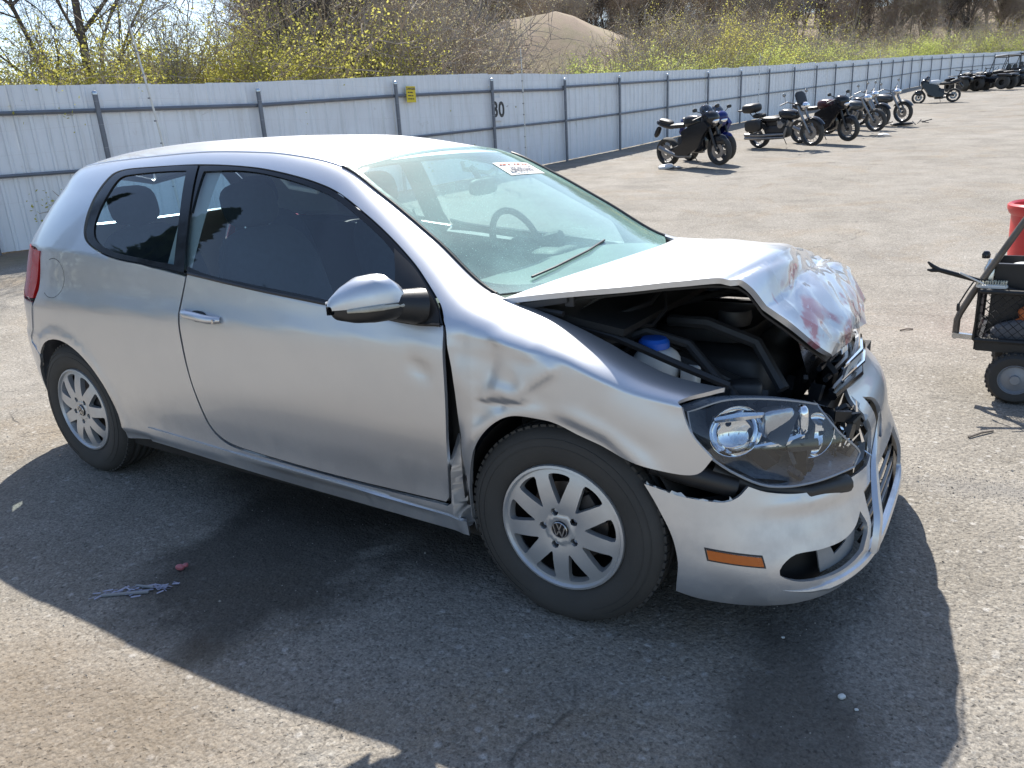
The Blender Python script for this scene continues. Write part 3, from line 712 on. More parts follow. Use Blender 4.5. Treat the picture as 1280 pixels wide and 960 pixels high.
AMO = [(.527, .337, 1), (.696, .311, 1), (.696, .275, 1), (.527, .299, 1)]
panel('marker_bezel', MT['dark_metal'], nose2, AMO, [[(.532, .332, 1), (.691, .307, 1), (.691, .280, 1), (.532, .303, 1)]], .012, bump, .004, .0015, sc=(.8, 1.0))
# inside of the fog lamp opening: torn carrier plate and dark void
def nose_in(o):
    def f(u, v):
        P = nose(u, v); r = np.stack([P[..., 0]/.64, P[..., 1]/.75, 0*P[..., 0]], -1); r /= np.linalg.norm(r, axis=-1, keepdims=True)+1e-9; return P-r*o
    return f
panel('bumper_inner', MT['cavity'], nose_in(.075), [(.45, .12, 1), (2.6, .12, 1), (2.6, .47, 1), (.45, .44, 1)], [], .04, bump, .004, 0, sc=(.8, 1.))
panel('fog_carrier', MT['grey_plastic'], nose_in(.035), [(.90, .30, 1), (.905, .20, 1), (1.10, .20, 1), (1.15, .31, 1), (1.09, .31, 1), (1.05, .25, 1), (.98, .235, 1), (.96, .27, 1), (.94, .305, 1)], [], .02, bump, .004, 0, sc=(.8, 1.))
# torn inner lip edges
m = MB(); m.smooth = False; rr = random.Random(5)
def rag(pts, wd):
    vs = []; fs = []
    for i, p in enumerate(pts):
        p = np.array(p); j = np.array([rr.uniform(-1, 1)*wd*.6 for _ in range(3)])
        vs += [p, p+np.array([-wd*.4, wd*.3, wd*rr.uniform(.1, .8)])+j]
    for i in range(len(pts)-1): fs.append((i*2, i*2+2, i*2+3, i*2+1))
    m.add(vs, fs)
rag([nose(np.array(u_), np.array(z_)) for u_, z_ in zip(np.linspace(.36, .64, 22), np.interp(np.linspace(.36, .64, 22), [.352, .471, .609, .65], [.505, .478, .460, .470]))], .010)
rag([nose(np.array(u_), np.array(z_)) for u_, z_ in zip(np.linspace(1.30, 1.40, 16), np.linspace(.41, .61, 16))], .018)
m.build('torn_edge', MT['white_plastic'], bump)['kind'] = 'stuff'
# grille: black mesh bars with bright blades, pushed back; badge gone
gr = MB(); gr.smooth = False
def nb(u, z, o=0):
    P = nose(np.array(u), np.array(z)); r = np.array([P[0]/.64, P[1]/.75, 0]); r /= np.linalg.norm(r); return P+r*o
gr.add([(.55, -.22, .63), (.50, .50, .63), (.44, .48, .79), (.50, -.22, .79)], [(0, 1, 2, 3)])
for k in range(5):
    z = .635+.032*k; x = .60-.02*k
    gr.tube([(x+.015, -.24, z), (x+.03, 0, z+.003), (x-.01, .25, z), (x-.07, .46, z)], .009, 6)
gr.tube([(.62, -.25, .62), (.655, 0, .625), (.61, .27, .62), (.53, .5, .615)], .014, 8)
gri = gr.build('grille', MT['gloss_black'], CAR)
ch = MB(); ch.smooth = True
ch.tube([(.637, -.21, .700), (.655, 0, .705), (.620, .22, .700)], [.004, .008, .006], 6)
ch.tube([(.640, -.23, .665), (.665, 0, .668), (.63, .25, .662), (.57, .44, .655)], [.003, .006, .007, .004], 6)
ch.build('chrome_blade', MT['chrome'], gri)
m = MB(); m.smooth = True
for z in (.21, .25, .29, .33): m.tube([nb(u_, z, -.03) for u_ in np.linspace(1.15, 1.98, 12)], .007, 5)
m.build('lower_grille', MT['gloss_black'], CAR)

# ---- right headlamp, knocked loose
LG = np.array([[(.335, -.735, .712), (.36, -.765, .63), (.42, -.755, .555), (.475, -.715, .500)],
               [(.43, -.665, .720), (.49, -.725, .63), (.54, -.705, .555), (.565, -.665, .482)],
               [(.54, -.575, .708), (.60, -.625, .63), (.645, -.60, .545), (.650, -.575, .477)],
               [(.625, -.46, .672), (.68, -.48, .61), (.715, -.465, .54), (.715, -.455, .478)],
               [(.655, -.37, .640), (.70, -.375, .60), (.735, -.36, .54), (.740, -.375, .470)]])
def lamp_f(a, b): 
    a, b = np.broadcast_arrays(np.asarray(a, float), np.asarray(b, float)); return bic(LG, a, b)
LO = [(0, .08, 1), (.2, .02), (.45, .02), (.70, .05), (.85, .12), (.98, .30, 1), (1.0, .6), (.97, .92, 1), (.8, .97), (.55, .98), (.3, .99), (.12, .93), (.03, .6)]
hl = MB(); hl.smooth = True
# housing: the outline swept back into the bay
o2 = smooth_loop(LO, .03, (1, .3)); o2 = o2/np.array([1, .3]); ring = lamp_f(o2[:, 0], o2[:, 1]); n_ = len(ring); cen = ring.mean(0)
back = np.array([-.13, .10, -.01]); r1 = ring+back*.25; r2 = cen+(ring-cen)*.75+back
hl.add(list(ring)+list(r1)+list(r2)+[cen+back*1.3], [(i, (i+1) % n_, n_+(i+1) % n_, n_+i) for i in range(n_)]+[(n_+i, n_+(i+1) % n_, 2*n_+(i+1) % n_, 2*n_+i) for i in range(n_)]+[(2*n_+i, 2*n_+(i+1) % n_, 3*n_) for i in range(n_)])
head = hl.build('headlight', vary(mat('lamp_housing', (.34, .37, .41), .28), 20, .3), CAR)
LENS = LO[:4]+[(.70, .10, 1), (.74, .45), (.86, .78, 1), (.80, .93)]+LO[8:]
panel('lens', MT['lens'], lamp_f, LENS, [], .02, head, .003, 0, sc=(.45, .25), out_dir=(1, -1, 0))
bz_ = MB(); bz_.smooth = True
LR = smooth_loop(LENS, .02, (.45, .25))/np.array([.45, .25]); rp = lamp_f(LR[:, 0], LR[:, 1])
bz_.tube([tuple(p) for p in rp], .0035, 5, closed=True); bz_.build('lens_rim', vary(mat('lens_edge', (.35, .37, .40), .15), 20, .1), head)
def bowl(c, dirv, r, depth, name, mt):
    q = Vector(dirv).to_track_quat('Y', 'Z').to_matrix(); b = MB(); b.smooth = True
    prof = [(r*math.sin(t), depth*(1-math.cos(t))-depth) for t in np.linspace(.12, math.pi/2, 9)]+[(r*1.02, .001)]
    b.lathe(prof, 28); b.v = [tuple(Vector(c)+q @ Vector(v)) for v in b.v]; return b.build(name, mt, head)
fwd = (.62, -.78, -.05)
bowl((.452, -.672, .628), fwd, .074, .055, 'reflector', MT['chrome'])
bowl((.625, -.515, .590), (.75, -.6, 0), .066, .055, 'reflector', MT['chrome'])
b = MB(); b.smooth = True; q = Vector(fwd).to_track_quat('Y', 'Z').to_matrix()
b.lathe([(.0, .012), (.012, .010), (.020, .0), (.022, -.03)], 20); b.v = [tuple(Vector((.475, -.700, .622))+q @ Vector(v)) for v in b.v]; b.build('projector_lens', MT['lens'], head)
b = MB(); b.smooth = False
for k in range(7): b.box((.528+.006*k, -.598+.004*k, .672-.012*k), (.07, .012, .004), RZ(.9))
b.smooth = True; b.rbox((.535, -.585, .640), (.10, .05, .085), RZ(.85), 5, 8)
b.build('turn_signal_bowl', vary(mat('satin_silver', (.55, .56, .58), .22, .9), 20, .1, bump=.6, bscale=90), head)
b = MB(); b.smooth = True
b.tube([(.40, -.705, .665), (.455, -.665, .672), (.52, -.610, .668)], [.010, .016, .008], 8); b.tube([(.50, -.650, .585), (.56, -.600, .590), (.60, -.550, .600)], [.006, .014, .010], 8); b.rbox((.592, -.545, .640), (.03, .05, .09), RZ(.8), 3, 8)
b.build('reflector_trim', MT['chrome'], head)
b = MB(); b.smooth = False; rr = random.Random(11)
for k in range(26):                                       # shards and brackets of the broken inner end
    p = Vector((.70+rr.uniform(-.05, .03), -.395+rr.uniform(-.05, .04), .565+rr.uniform(-.075, .065))); l = rr.uniform(.02, .06)
    dvec = Vector((rr.uniform(-.3, .3), rr.uniform(-.3, .3), rr.uniform(-1, 1))).normalized()*l; sd = dvec.orthogonal().normalized()*rr.uniform(.004, .012)
    b.add([p, p+sd, p+dvec+sd*.3, p+dvec], [(0, 1, 2, 3)])
b.build('broken_shards', MT['chrome'], head)['kind'] = 'stuff'
b = MB(); b.smooth = False
for k in range(22):
    p = Vector((.69+rr.uniform(-.06, .03), -.40+rr.uniform(-.06, .06), .57+rr.uniform(-.09, .07)))
    b.box(p, (rr.uniform(.01, .05), rr.uniform(.005, .02), rr.uniform(.01, .05)), Euler((rr.random()*3, rr.random()*3, rr.random()*3)).to_matrix())
b.build('broken_brackets', MT['black_plastic'], head)['kind'] = 'stuff'
# black carrier behind and below the lamp
m = MB(); m.smooth = True
m.tube([(.40, -.72, .53), (.50, -.67, .47), (.62, -.57, .44), (.70, -.42, .42)], .028, 12); m.tube([(.26, -.79, .55), (.36, -.76, .52), (.46, -.70, .48)], .034, 12)
m.build('lamp_carrier', MT['black_plastic'], CAR)
# left headlamp, intact
def lampL(u, v): P = nose(u, v).copy(); P[..., 0] += .0; return P
LO_N = (.12, .98)
LA = LO[:3]+[(.8, .05), (.98, .25, 1)]+LO[6:]; lr = lamp_f(np.array([p[0] for p in LA]), np.array([p[1] for p in LA])); cl = lr.mean(0)
hb = MB(); hb.smooth = True; o3 = smooth_loop(LA, .03, (1, .3))/np.array([1, .3]); r3 = lamp_f(o3[:, 0], o3[:, 1])*np.array([1, -1, 1]); k_ = len(r3); c3 = r3.mean(0); bk = np.array([-.13, -.10, -.01])
hb.add(list(r3)+list(c3+(r3-c3)*.75+bk)+[c3+bk*1.3], [(i, (i+1) % k_, k_+(i+1) % k_, k_+i) for i in range(k_)]+[(k_+i, k_+(i+1) % k_, 2*k_) for i in range(k_)])
hb.v = [(x-.15, y*.97, z) for x, y, z in hb.v]; head2 = hb.build('headlight', MT['gloss_black'], CAR); panel('lens', MT['lens'], lambda a, b: lamp_f(a, b)*np.array([1, .97, 1])-np.array([.15, 0, 0]), LA, [], .025, head2, .003, 0, True, sc=(.45, .25), out_dir=(1, -1, 0))

# ---- engine bay: dark well with things in it
bay = MB(); bay.smooth = False
bay.box((.22, 0, .30), (.80, 1.30, .03)); bay.box((-.20, 0, .62), (.03, 1.40, .60)); bay.box((-.02, 0, .90), (.30, 1.36, .02), RY(.15))
for s in (-1, 1):
    bay.box((.02, s*.60, .52), (.52, .02, .40)); bay.box((.05, s*.67, .735), (.34, .10, .02))
    bay.lathe([(.36, -.2), (.36, .2)], 24, (0, s*.62, .315), 'Y', False, 0, math.pi); bay.lathe([(.36, -.17), (.36, .17)], 24, (-2.578, s*.58, .315), 'Y', False, 0, math.pi)
    bay.box((0, s*.47, .50), (.72, .02, .38)); bay.box((-2.578, s*.45, .50), (.72, .02, .38))
bay.box((-1.3, 0, .20), (1.95, 1.60, .04)); bay.box((-2.75, 0, .32), (1.0, 1.15, .04)); bay.box((.60, 0, .50), (.03, 1.1, .20))
bay.build('body_structure', MT['cavity'], CAR)
m = MB(); m.smooth = True
m.rbox((.25, 0, .62), (.42, .62, .28), None, 5, 10); m.rbox((.20, -.05, .78), (.34, .42, .06), None, 6, 8); m.tube([(.05, -.3, .70), (.2, -.42, .74), (.40, -.40, .66), (.5, -.3, .5)], .028, 8)
m.tube([(.0, -.5, .75), (.1, -.40, .80), (.22, -.38, .74)], .012, 6); m.rbox((.35, .42, .66), (.20, .26, .20), None, 6, 8)
m.lathe([(.11, .0), (.11, .03), (.07, .05), (.02, .06)], 18, (-.02, -.52, .82), 'Z')
m.build('engine', MT['dark_metal'], CAR)
m = MB(); m.smooth = True; m.rbox((.180, -.565, .755), (.14, .13, .12), None, 2.6, 10); tk = m.build('coolant_tank', MT['white_plastic'], CAR)
m = MB(); m.smooth = True; m.lathe([(.0, .03), (.036, .028), (.045, .018), (.046, 0)], 20, (.172, -.565, .812), 'Z'); m.build('tank_cap', MT['blue_plastic'], tk)
m = MB(); m.smooth = True; m.rbox((.285, -.565, .735), (.05, .05, .06), None, 6, 8); m.build('fluid_bottle', MT['white_plastic'], CAR)
m = MB(); m.smooth = True
m.tube([(-.13, -.60, .90), (.02, -.56, .885), (.10, -.42, .91), (.11, -.30, .97)], .010, 8); m.tube([(-.05, -.64, .90), (.06, -.60, .87), (.14, -.50, .86), (.16, -.44, .90), (.12, -.36, .99)], .006, 6)
m.tube([(-.20, -.66, .915), (.1, -.67, .86), (.3, -.66, .79), (.42, -.64, .745)], .012, 6)
m.build('bay_hoses', MT['black_plastic'], CAR)
m = MB(); m.smooth = True
rows = [[(-.06+.03*k, -.10-.5*t, .93+.02*k-.02*t) for k in range(3)] for t in np.linspace(0, 1, 6)]
m.add([p for r in rows for p in r], [(i*3+j, i*3+j+1, i*3+j+4, i*3+j+3) for i in range(5) for j in range(2)]); m.build('cowl_edge', MT['grey_plastic'], CAR)
m = MB(); m.smooth = True
m.tube([(.02, -.55, .80), (.12, -.50, .84), (.24, -.46, .80), (.34, -.50, .72), (.44, -.56, .66)], .016, 8); m.tube([(.12, -.30, .83), (.26, -.34, .84), (.40, -.30, .78), (.50, -.36, .66)], .020, 8); m.tube([(.02, -.20, .84), (.2, .1, .86), (.4, .25, .80)], .013, 8)
m.lathe([(.0, .03), (.05, .028), (.055, 0), (.05, -.02)], 18, (.30, -.20, .83), 'Z'); m.rbox((.40, -.42, .66), (.10, .08, .07), RZ(.4), 6, 8)
m.build('bay_pipes', vary(mat('bay_pipe_grey', (.045, .045, .047), .5), 9, .4, bump=.3), CAR)
m = MB(); m.smooth = False; rr = random.Random(9)
for k in range(40):
    p = Vector((rr.uniform(.3, .62), rr.uniform(-.6, -.1), rr.uniform(.45, .68)))
    m.box(p, (rr.uniform(.02, .12), rr.uniform(.01, .05), rr.uniform(.01, .07)), Euler((rr.random()*3, rr.random()*3, rr.random()*3)).to_matrix())
m.build('crushed_brackets', MT['dark_metal'], CAR)['kind'] = 'stuff'

# ---- wheels
def face_f(x, z):
    x = np.asarray(x, float); z = np.asarray(z, float); r = np.hypot(x, z)
    y = -.004-.016*np.clip(1-((r-.10)/.095)**2, -1, 1)+.004
    y = np.where(r < .05, y-.006*np.clip((.05-r)/.01, 0, 1), y)
    return np.stack([x, y, z], -1)
SP = 9
def wheel(loc, mirror, steer=0, rot=0):
    w_ = None
    out = [(.187*math.cos(a), .187*math.sin(a)) for a in np.linspace(0, 2*math.pi, 48, endpoint=False)]
    holes = []
    for k in range(SP):
        a0 = -math.pi/2+2*math.pi*(k+.5)/SP+rot
        def pt(r, da): return (r*math.cos(a0+da), r*math.sin(a0+da))
        holes.append([pt(.172, -.20)+(0,), pt(.176, 0)+(0,), pt(.172, .20)+(0,), pt(.150, .19)+(0,), pt(.105, .10)+(0,), pt(.083, 0)+(0,), pt(.105, -.10)+(0,), pt(.150, -.19)+(0,)])
    for k in range(5):
        a = math.pi/2+2*math.pi*k/5+rot+.3; c = (.056*math.cos(a), .056*math.sin(a)); holes.append([(c[0]+.0125*math.cos(t), c[1]+.0125*math.sin(t)) for t in np.linspace(0, 2*math.pi, 8, endpoint=False)])
    rim = panel('wheel', MT['alloy'], face_f, out, holes, .009, None, .022, 0, False, (1, 1), out_dir=(0, -1, 0))
    rim.parent = CAR; rim.location = loc; rim.rotation_euler = (0, 0, (math.pi if mirror else 0)+steer)
    m = MB(); m.smooth = True
    m.lathe([(.186, -.003), (.192, -.012), (.199, -.010), (.202, .000), (.199, .012), (.188, .020), (.181, .06), (.178, .15)], 56); m.build('rim', MT['alloy'], rim)
    m = MB(); m.smooth = True
    prof = [(.200, .002), (.206, -.006), (.222, -.013), (.245, -.018), (.268, -.018), (.288, -.012), (.302, -.001), (.311, .010), (.3165, .024)]
    g_ = [(.3165+.002, .040), (.3185, .052), (.312, .054), (.312, .060), (.319, .062), (.3205, .088), (.314, .090), (.314, .097), (.3205, .099), (.319, .126), (.312, .128), (.312, .134), (.3185, .136)]
    prof += g_+[(.3165, .165), (.311, .178), (.29, .19), (.245, .192), (.20, .18)]
    m.lathe(prof, 72)
    # flatten the contact patch slightly, bulge the sidewall above it
    for i, (x, y, z) in enumerate(m.v):
        if z < -.305: m.v[i] = (x, y, -.3135-(z+.305)*.05)
        if -.305 < z < -.25 and y < .0: m.v[i] = (x, y-.004, z)
    ty_ = m.build('tyre', MT['rubber'], rim, auto=False)
    m = MB(); m.smooth = False
    for k in range(72):                                     # shoulder blocks
        a = 2*math.pi*k/72; R = Matrix.Rotation(-a, 3, 'Y')
        m.box(R @ Vector((.3135, .022, 0)), (.010, .022, .0185), R)
    for k in range(72):
        a = 2*math.pi*(k+.5)/72
        if math.sin(a) < -.97: continue
        R = Matrix.Rotation(-a, 3, 'Y'); m.box(R @ Vector((.3135, .155, 0)), (.010, .026, .0185), R)
    m.build('tread_blocks', MT['rubber'], ty_)['kind'] = 'stuff'
    m = MB(); m.smooth = True
    for rr_, yy in ((.262, -.0186), (.284, -.0145)): m.tube([(rr_*math.cos(a), yy, rr_*math.sin(a)) for a in np.linspace(0, 2*math.pi, 60, endpoint=False)], .0012, 4, closed=True)
    m.build('sidewall_rib', MT['rubber'], ty_)
    m = MB(); m.smooth = True
    m.lathe([(.0, .045), (.12, .045), (.128, .048), (.128, .06)], 32); m.lathe([(.0, .02), (.055, .022), (.065, .045)], 24); m.build('brake_disc', vary(mat('disc_steel', (.16, .13, .11), .5, .7), 10, .4), rim)
    m = MB(); m.smooth = False; m.box((.085, .04, .06), (.06, .05, .10), RY(-.6), .006); m.build('brake_caliper', MT['dark_metal'], rim)
    m = MB(); m.smooth = True
    m.lathe([(.177, .03), (.177, .17), (.10, .175)], 32); m.build('inner_barrel', MT['cavity'], rim)
    for k in range(5):
        a = math.pi/2+2*math.pi*k/5+rot+.3; m = MB(); m.lathe([(.0, .002), (.008, .002), (.0085, .02)], 6, (.056*math.cos(a), 0, .056*math.sin(a))); m.build('lug_bolt', MT['steel'], rim)
    m = MB(); m.smooth = True; m.lathe([(.0, -.0185), (.024, -.018), (.0275, -.015), (.029, -.004)], 28); cap = m.build('centre_cap', MT['gloss_black'], rim)
    m = MB(); m.smooth = False
    m.tube([(.0245*math.cos(a), -.019, .0245*math.sin(a)) for a in np.linspace(0, 2*math.pi, 32, endpoint=False)], .0018, 6, closed=True)
    def bar(p, q):
        p = Vector((p[0], -.0195, p[1])); q = Vector((q[0], -.0195, q[1])); d = q-p; m.box((p+q)/2, (d.length+.002, .0025, .0036), Matrix.Rotation(-math.atan2(d.z, d.x), 3, 'Y'))
    for p, q in (((-.0085, .0215), (0, .002)), ((.0085, .0215), (0, .002)), ((-.019, .013), (-.0095, -.019)), ((-.0095, -.019), (0, -.001)), ((0, -.001), (.0095, -.019)), ((.0095, -.019), (.019, .013))): bar(p, q)
    m.build('emblem', MT['steel'], cap)
wheel((0, -.848, .3145), False, .03, 0)
wheel((-2.578, -.838, .3145), False, 0, .22)
wheel((0, .848, .3145), True, .03, .5)
wheel((-2.578, .838, .3145), True, 0, .9)

# ---- door mirror (right and left)
def mirror(sy):
    root = None
    def Y(p): return (p[0], p[1]*sy, p[2])
    # sections along y from the foot to the tip; each a closed ring in x/z
    secs = [(-.880, -.515, .965, .045, .040, .040), (-.900, -.520, .972, .090, .060, .052), (-.940, -.530, .980, .110, .082, .058), (-.985, -.548, .982, .112, .078, .058), (-1.020, -.575, .978, .095, .058, .050), (-1.045, -.605, .972, .060, .034, .034), (-1.055, -.625, .968, .018, .012, .012)]
    def ring(s, up):
        y, x, z, a, bu, bl = s; o = []
        for k in range(13):
            t = math.pi*k/12; ct, st_ = math.cos(t), math.sin(t)
            o.append(Y((x+a*math.copysign(abs(ct)**.8, ct)*.62-(0.010 if up else 0), y, z+(bu if up else -bl)*abs(st_)**.75)))
        return o
    for up, nm, mt in ((True, 'mirror_shell', pa), (False, 'mirror_underside', MT['black_plastic'])):
        m = MB(); m.smooth = True; rows = [ring(s, up) for s in secs]; k = 13
        m.add([p for r in rows for p in r], [(i*k+j, i*k+j+1, (i+1)*k+j+1, (i+1)*k+j) for i in range(len(rows)-1) for j in range(k-1)])
        if up: root = m.build('mirror', mt, CAR)
        else: m.build(nm, mt, root)
    m = MB(); m.smooth = True
    pts = []
    m.tube([Y((-.520+.055, -.905, .966)), Y((-.530+.060, -.945, .972)), Y((-.548+.064, -.99, .974)), Y((-.575+.054, -1.025, .972)), Y((-.605+.036, -1.048, .968))], [.005, .008, .009, .008, .005], 8)
    m.build('turn_indicator', MT['lens'] if False else vary(mat('indicator_lens', (.45, .44, .38), .15), 60, .4), root)
    m = MB(); m.smooth = True     # arm and foot on the window corner
    m.tube([Y((-.47, -.835, .945)), Y((-.49, -.875, .955)), Y((-.515, -.92, .965))], [.060, .052, .046], 12); m.build('mirror_arm', MT['black_plastic'], root)
    m = MB(); m.smooth = True
    m.add([Y((-.52, -.90, 1.03)), Y((-.52, -.90, .93)), Y((-.61, -1.045, .95)), Y((-.61, -1.045, .99))], [(0, 1, 2, 3)]); 
    for i in range(4): m.v[i] = (m.v[i][0]-.078+(.03 if i > 1 else 0), m.v[i][1], m.v[i][2])
    m.build('mirror_glass', MT['chrome'], root)
mirror(1)
# black corner piece ahead of the side glass
SAIL = [(-.640, 1.60, 1), (-.600, 1.40), (-.562, 1.04, 1), (-.46, 1.04), (-.385, 1.12, 1), (-.40, 1.25), (-.44, 1.385), (-.535, 1.540)]
for mir in (False, True): panel('mirror_base', MT['black_plastic'], side, SAIL, [], .02, CAR, .004, .0015, mir)
# ---- door handles: recess, grip
for s in (1, -1):
    m = MB(); m.smooth = True; P0 = side(np.linspace(-1.60, -1.385, 12), np.full(12, .845))
    ys = [0, -.018, -.028, -.032, -.033, -.033, -.033, -.032, -.030, -.026, -.016, 0]
    m.tube([(p[0], (p[1]+y_)*s, p[2]-.004*abs(i-5.5)/5.5+.004) for i, (p, y_) in enumerate(zip(P0, ys))], [.009, .013, .015, .016, .016, .016, .016, .016, .016, .016, .015, .012], 10)
    hd = m.build('door_handle', pa, CAR)
    m = MB(); m.smooth = True; Pm = side(np.array(-1.495), np.array(.84)); m.rbox((Pm[0]-.02, (Pm[1]+.003)*s, Pm[2]-.008), (.105, .014, .06), None, 2.4, 8); m.build('handle_recess', MT['dark_metal'], hd)
    m = MB(); m.lathe([(0, -.004), (.008, -.004), (.009, .004)], 14, (P0[-1][0]-.012, (P0[-1][1]-.024)*s, P0[-1][2])); m.build('lock_cylinder', MT['steel'], hd)
# fuel flap seam
m = MB(); m.smooth = True
cu_ = [(-2.300+.060*math.cos(a)-.012*math.cos(a)*0, .862+.088*math.sin(a)) for a in np.linspace(-2.2, 2.0, 26)]
Pf = sample(side, cu_); m.tube([(p[0], p[1]+.0005, p[2]) for p in Pf], .0014, 5); m.build('fuel_flap_seam', MT['cavity'], CAR)

# ---- cabin
def seat(x, y, rear_=False, wd=.50):
    m = MB(); m.smooth = True; m.rbox((x, y, .47), (.54, wd, .20), RY(-.12), 4, 10); st_ = m.build('seat', MT['fabric'], CAR)
    m = MB(); m.smooth = True; lean = -.34
    m.rbox((x-.34, y, .80), (.17, wd, .68), RY(lean), 3.4, 12); m.build('backrest', MT['fabric'], st_)
    m = MB(); m.smooth = True; m.rbox((x-.475, y, 1.215), (.11, .27 if not rear_ else .24, .19), RY(lean*.6), 3, 10); hr = m.build('headrest', MT['fabric'], st_)
    m = MB(); m.smooth = True
    for s in (-1, 1): m.tube([(x-.42, y+s*.06, 1.05), (x-.465, y+s*.06, 1.17)], .007, 8)
    m.build('headrest_post', MT['steel'], hr)
seat(-1.28, -.37); seat(-1.22, .37)
seat(-2.12, -.38, True); seat(-2.12, .38, True)
m = MB(); m.smooth = False
m.box((-1.5, 0, .235), (2.3, 1.5, .03)); m.box((-2.72, 0, .60), (.70, 1.2, .04)); m.build('cabin_floor', MT['interior'], CAR)
for s in (1, -1):
    m = MB(); m.smooth = True
    pp = [(-.42, .50, .42), (-1.6, .50, .42), (-1.62, .95, .70), (-.42, .93, .70)]
    P0 = side(np.linspace(-.40, -1.62, 12), np.full(12, .985)); P1 = side(np.linspace(-.40, -1.62, 12), np.full(12, .35))
    rows = [[(a[0], (a[1]+.035)*s, a[2]-.01), (a[0], (a[1]+.085)*s, a[2]-.02), (a[0], (a[1]+.075)*s, a[2]-.25), (b[0], (b[1]+.09)*s, b[2])] for a, b in zip(P0, P1)]
    m.add([p for r in rows for p in r], [(i*4+j, i*4+j+1, i*4+j+5, i*4+j+4) for i in range(11) for j in range(3)]); m.box((-1.0, -.77*s, .66), (.55, .07, .05), None, .01); m.build('door_trim', MT['interior'], CAR)
    m = MB(); m.smooth = True
    P0 = side(np.linspace(-1.66, -2.55, 12), np.full(12, .985)); rows = [[(a[0], (a[1]+.03)*s, a[2]-.01), (a[0], (a[1]+.13)*s, a[2]-.03), (a[0], (a[1]+.14)*s, a[2]-.5)] for a in P0]
    m.add([p for r in rows for p in r], [(i*3+j, i*3+j+1, i*3+j+4, i*3+j+3) for i in range(11) for j in range(2)]); m.build('rear_trim', MT['interior'], CAR)
    # pillars lined inside
    m = MB(); m.smooth = True
    for u0, u1 in ((-1.60, -1.75), (-2.22, -2.60)):
        vs = np.linspace(1.0, 1.85, 10); A = side(np.full(10, u0), vs); B = side(np.full(10, u1), vs); k = len(m.v)
        m.add([p for a, b in zip(A, B) for p in ((a[0], (a[1]+.030)*s, a[2]), (b[0], (b[1]+.030)*s, b[2]))], [(i*2, i*2+1, i*2+3, i*2+2) for i in range(9)])
    m.build('pillar_trim', MT['headliner'], CAR)
    m = MB(); m.smooth = True; vs = side(np.linspace(-.36, -1.02, 14), np.linspace(1.9, 1.97, 14)); m.tube([(p[0]-.02, (p[1]+.03)*s, p[2]-.02) for p in vs], .026, 8); m.build('pillar_trim', MT['interior'], CAR)
    m = MB(); m.smooth = True; m.tube([(-1.30, -.575*s, 1.33), (-1.28, -.56*s, 1.295), (-1.14, -.56*s, 1.275), (-1.10, -.58*s, 1.30)], .010, 8); m.build('grab_handle', MT['headliner'], CAR)
    m = MB(); m.smooth = True; m.tube([(-1.66, -.60*s, 1.10), (-1.655, -.70*s, .80), (-1.60, -.74*s, .5)], .006, 4); m.build('seat_belt', MT['fabric'], CAR)
# headliner under the roof
HLN = [(-1.02, -.97, 1), (-1.02, 0), (-1.02, .97, 1), (-2.0, .97), (-2.75, .95, 1), (-2.75, -.95, 1), (-2.0, -.97)]
panel('headliner', MT['headliner'], roof_f, HLN, [], .07, CAR, 0, -.03, sc=(1, .55), out_dir=(0, 0, 1))
# dashboard
m = MB(); m.smooth = True
pr = [(-.16, .93), (-.30, .955), (-.45, .960), (-.60, .935), (-.70, .885), (-.73, .80), (-.70, .66), (-.62, .50)]
ys = [-.78, -.74, -.5, -.2, 0, .2, .5, .74, .78]
rows = []
for y_ in ys:
    rows.append([(x+(.03 if abs(y_) > .7 else 0), y_*.93, z-(.015 if abs(y_) > .7 else 0)+(.018*math.exp(-((y_-.37)/.16)**2) if -.75 < x < -.5 else 0)) for x, z in pr])
k = len(pr); m.add([p for r in rows for p in r], [(i*k+j, i*k+j+1, (i+1)*k+j+1, (i+1)*k+j) for i in range(len(rows)-1) for j in range(k-1)])
dash = m.build('dashboard', vary(mat('dash_top', (.20, .205, .19), .75), 20, .15, bump=.3, bscale=300), CAR)
m = MB(); m.smooth = False
for y_ in (-.60, -.06, .07, .60): m.box((-.715, y_, .82), (.02, .11, .07), RY(.3), .005)
m.build('air_vent', MT['gloss_black'], dash)
m = MB(); m.smooth = True; m.rbox((-.65, .37, .93), (.16, .34, .07), None, 4, 10); m.build('instrument_hood', MT['interior'], dash)
m = MB(); m.box((-.70, 0, .58), (.22, .26, .42), None, .02); m.box((-1.05, 0, .40), (.75, .22, .24), None, .02); m.build('centre_console', MT['interior'], CAR)
# steering wheel
q = Matrix.Rotation(math.radians(-24), 3, 'Y'); c0 = Vector((-.86, .37, .945))
m = MB(); m.smooth = True; m.tube([c0+q @ Vector((0, .185*math.cos(a), .185*math.sin(a))) for a in np.linspace(0, 2*math.pi, 40, endpoint=False)], .015, 10, closed=True)
stw = m.build('steering_wheel', MT['interior'], CAR)
m = MB(); m.smooth = True; m.rbox(c0+q @ Vector((.01, 0, -.01)), (.06, .15, .13), q, 3, 10)
m.tube([c0, c0+q @ Vector((0, .18, -.01))], .017, 8); m.tube([c0, c0+q @ Vector((0, -.18, -.01))], .017, 8); m.tube([c0, c0+q @ Vector((0, 0, -.18))], .015, 8); m.tube([c0, c0+q @ Vector((.22, 0, -.04))], .035, 8)
m.build('wheel_hub', MT['interior'], stw)
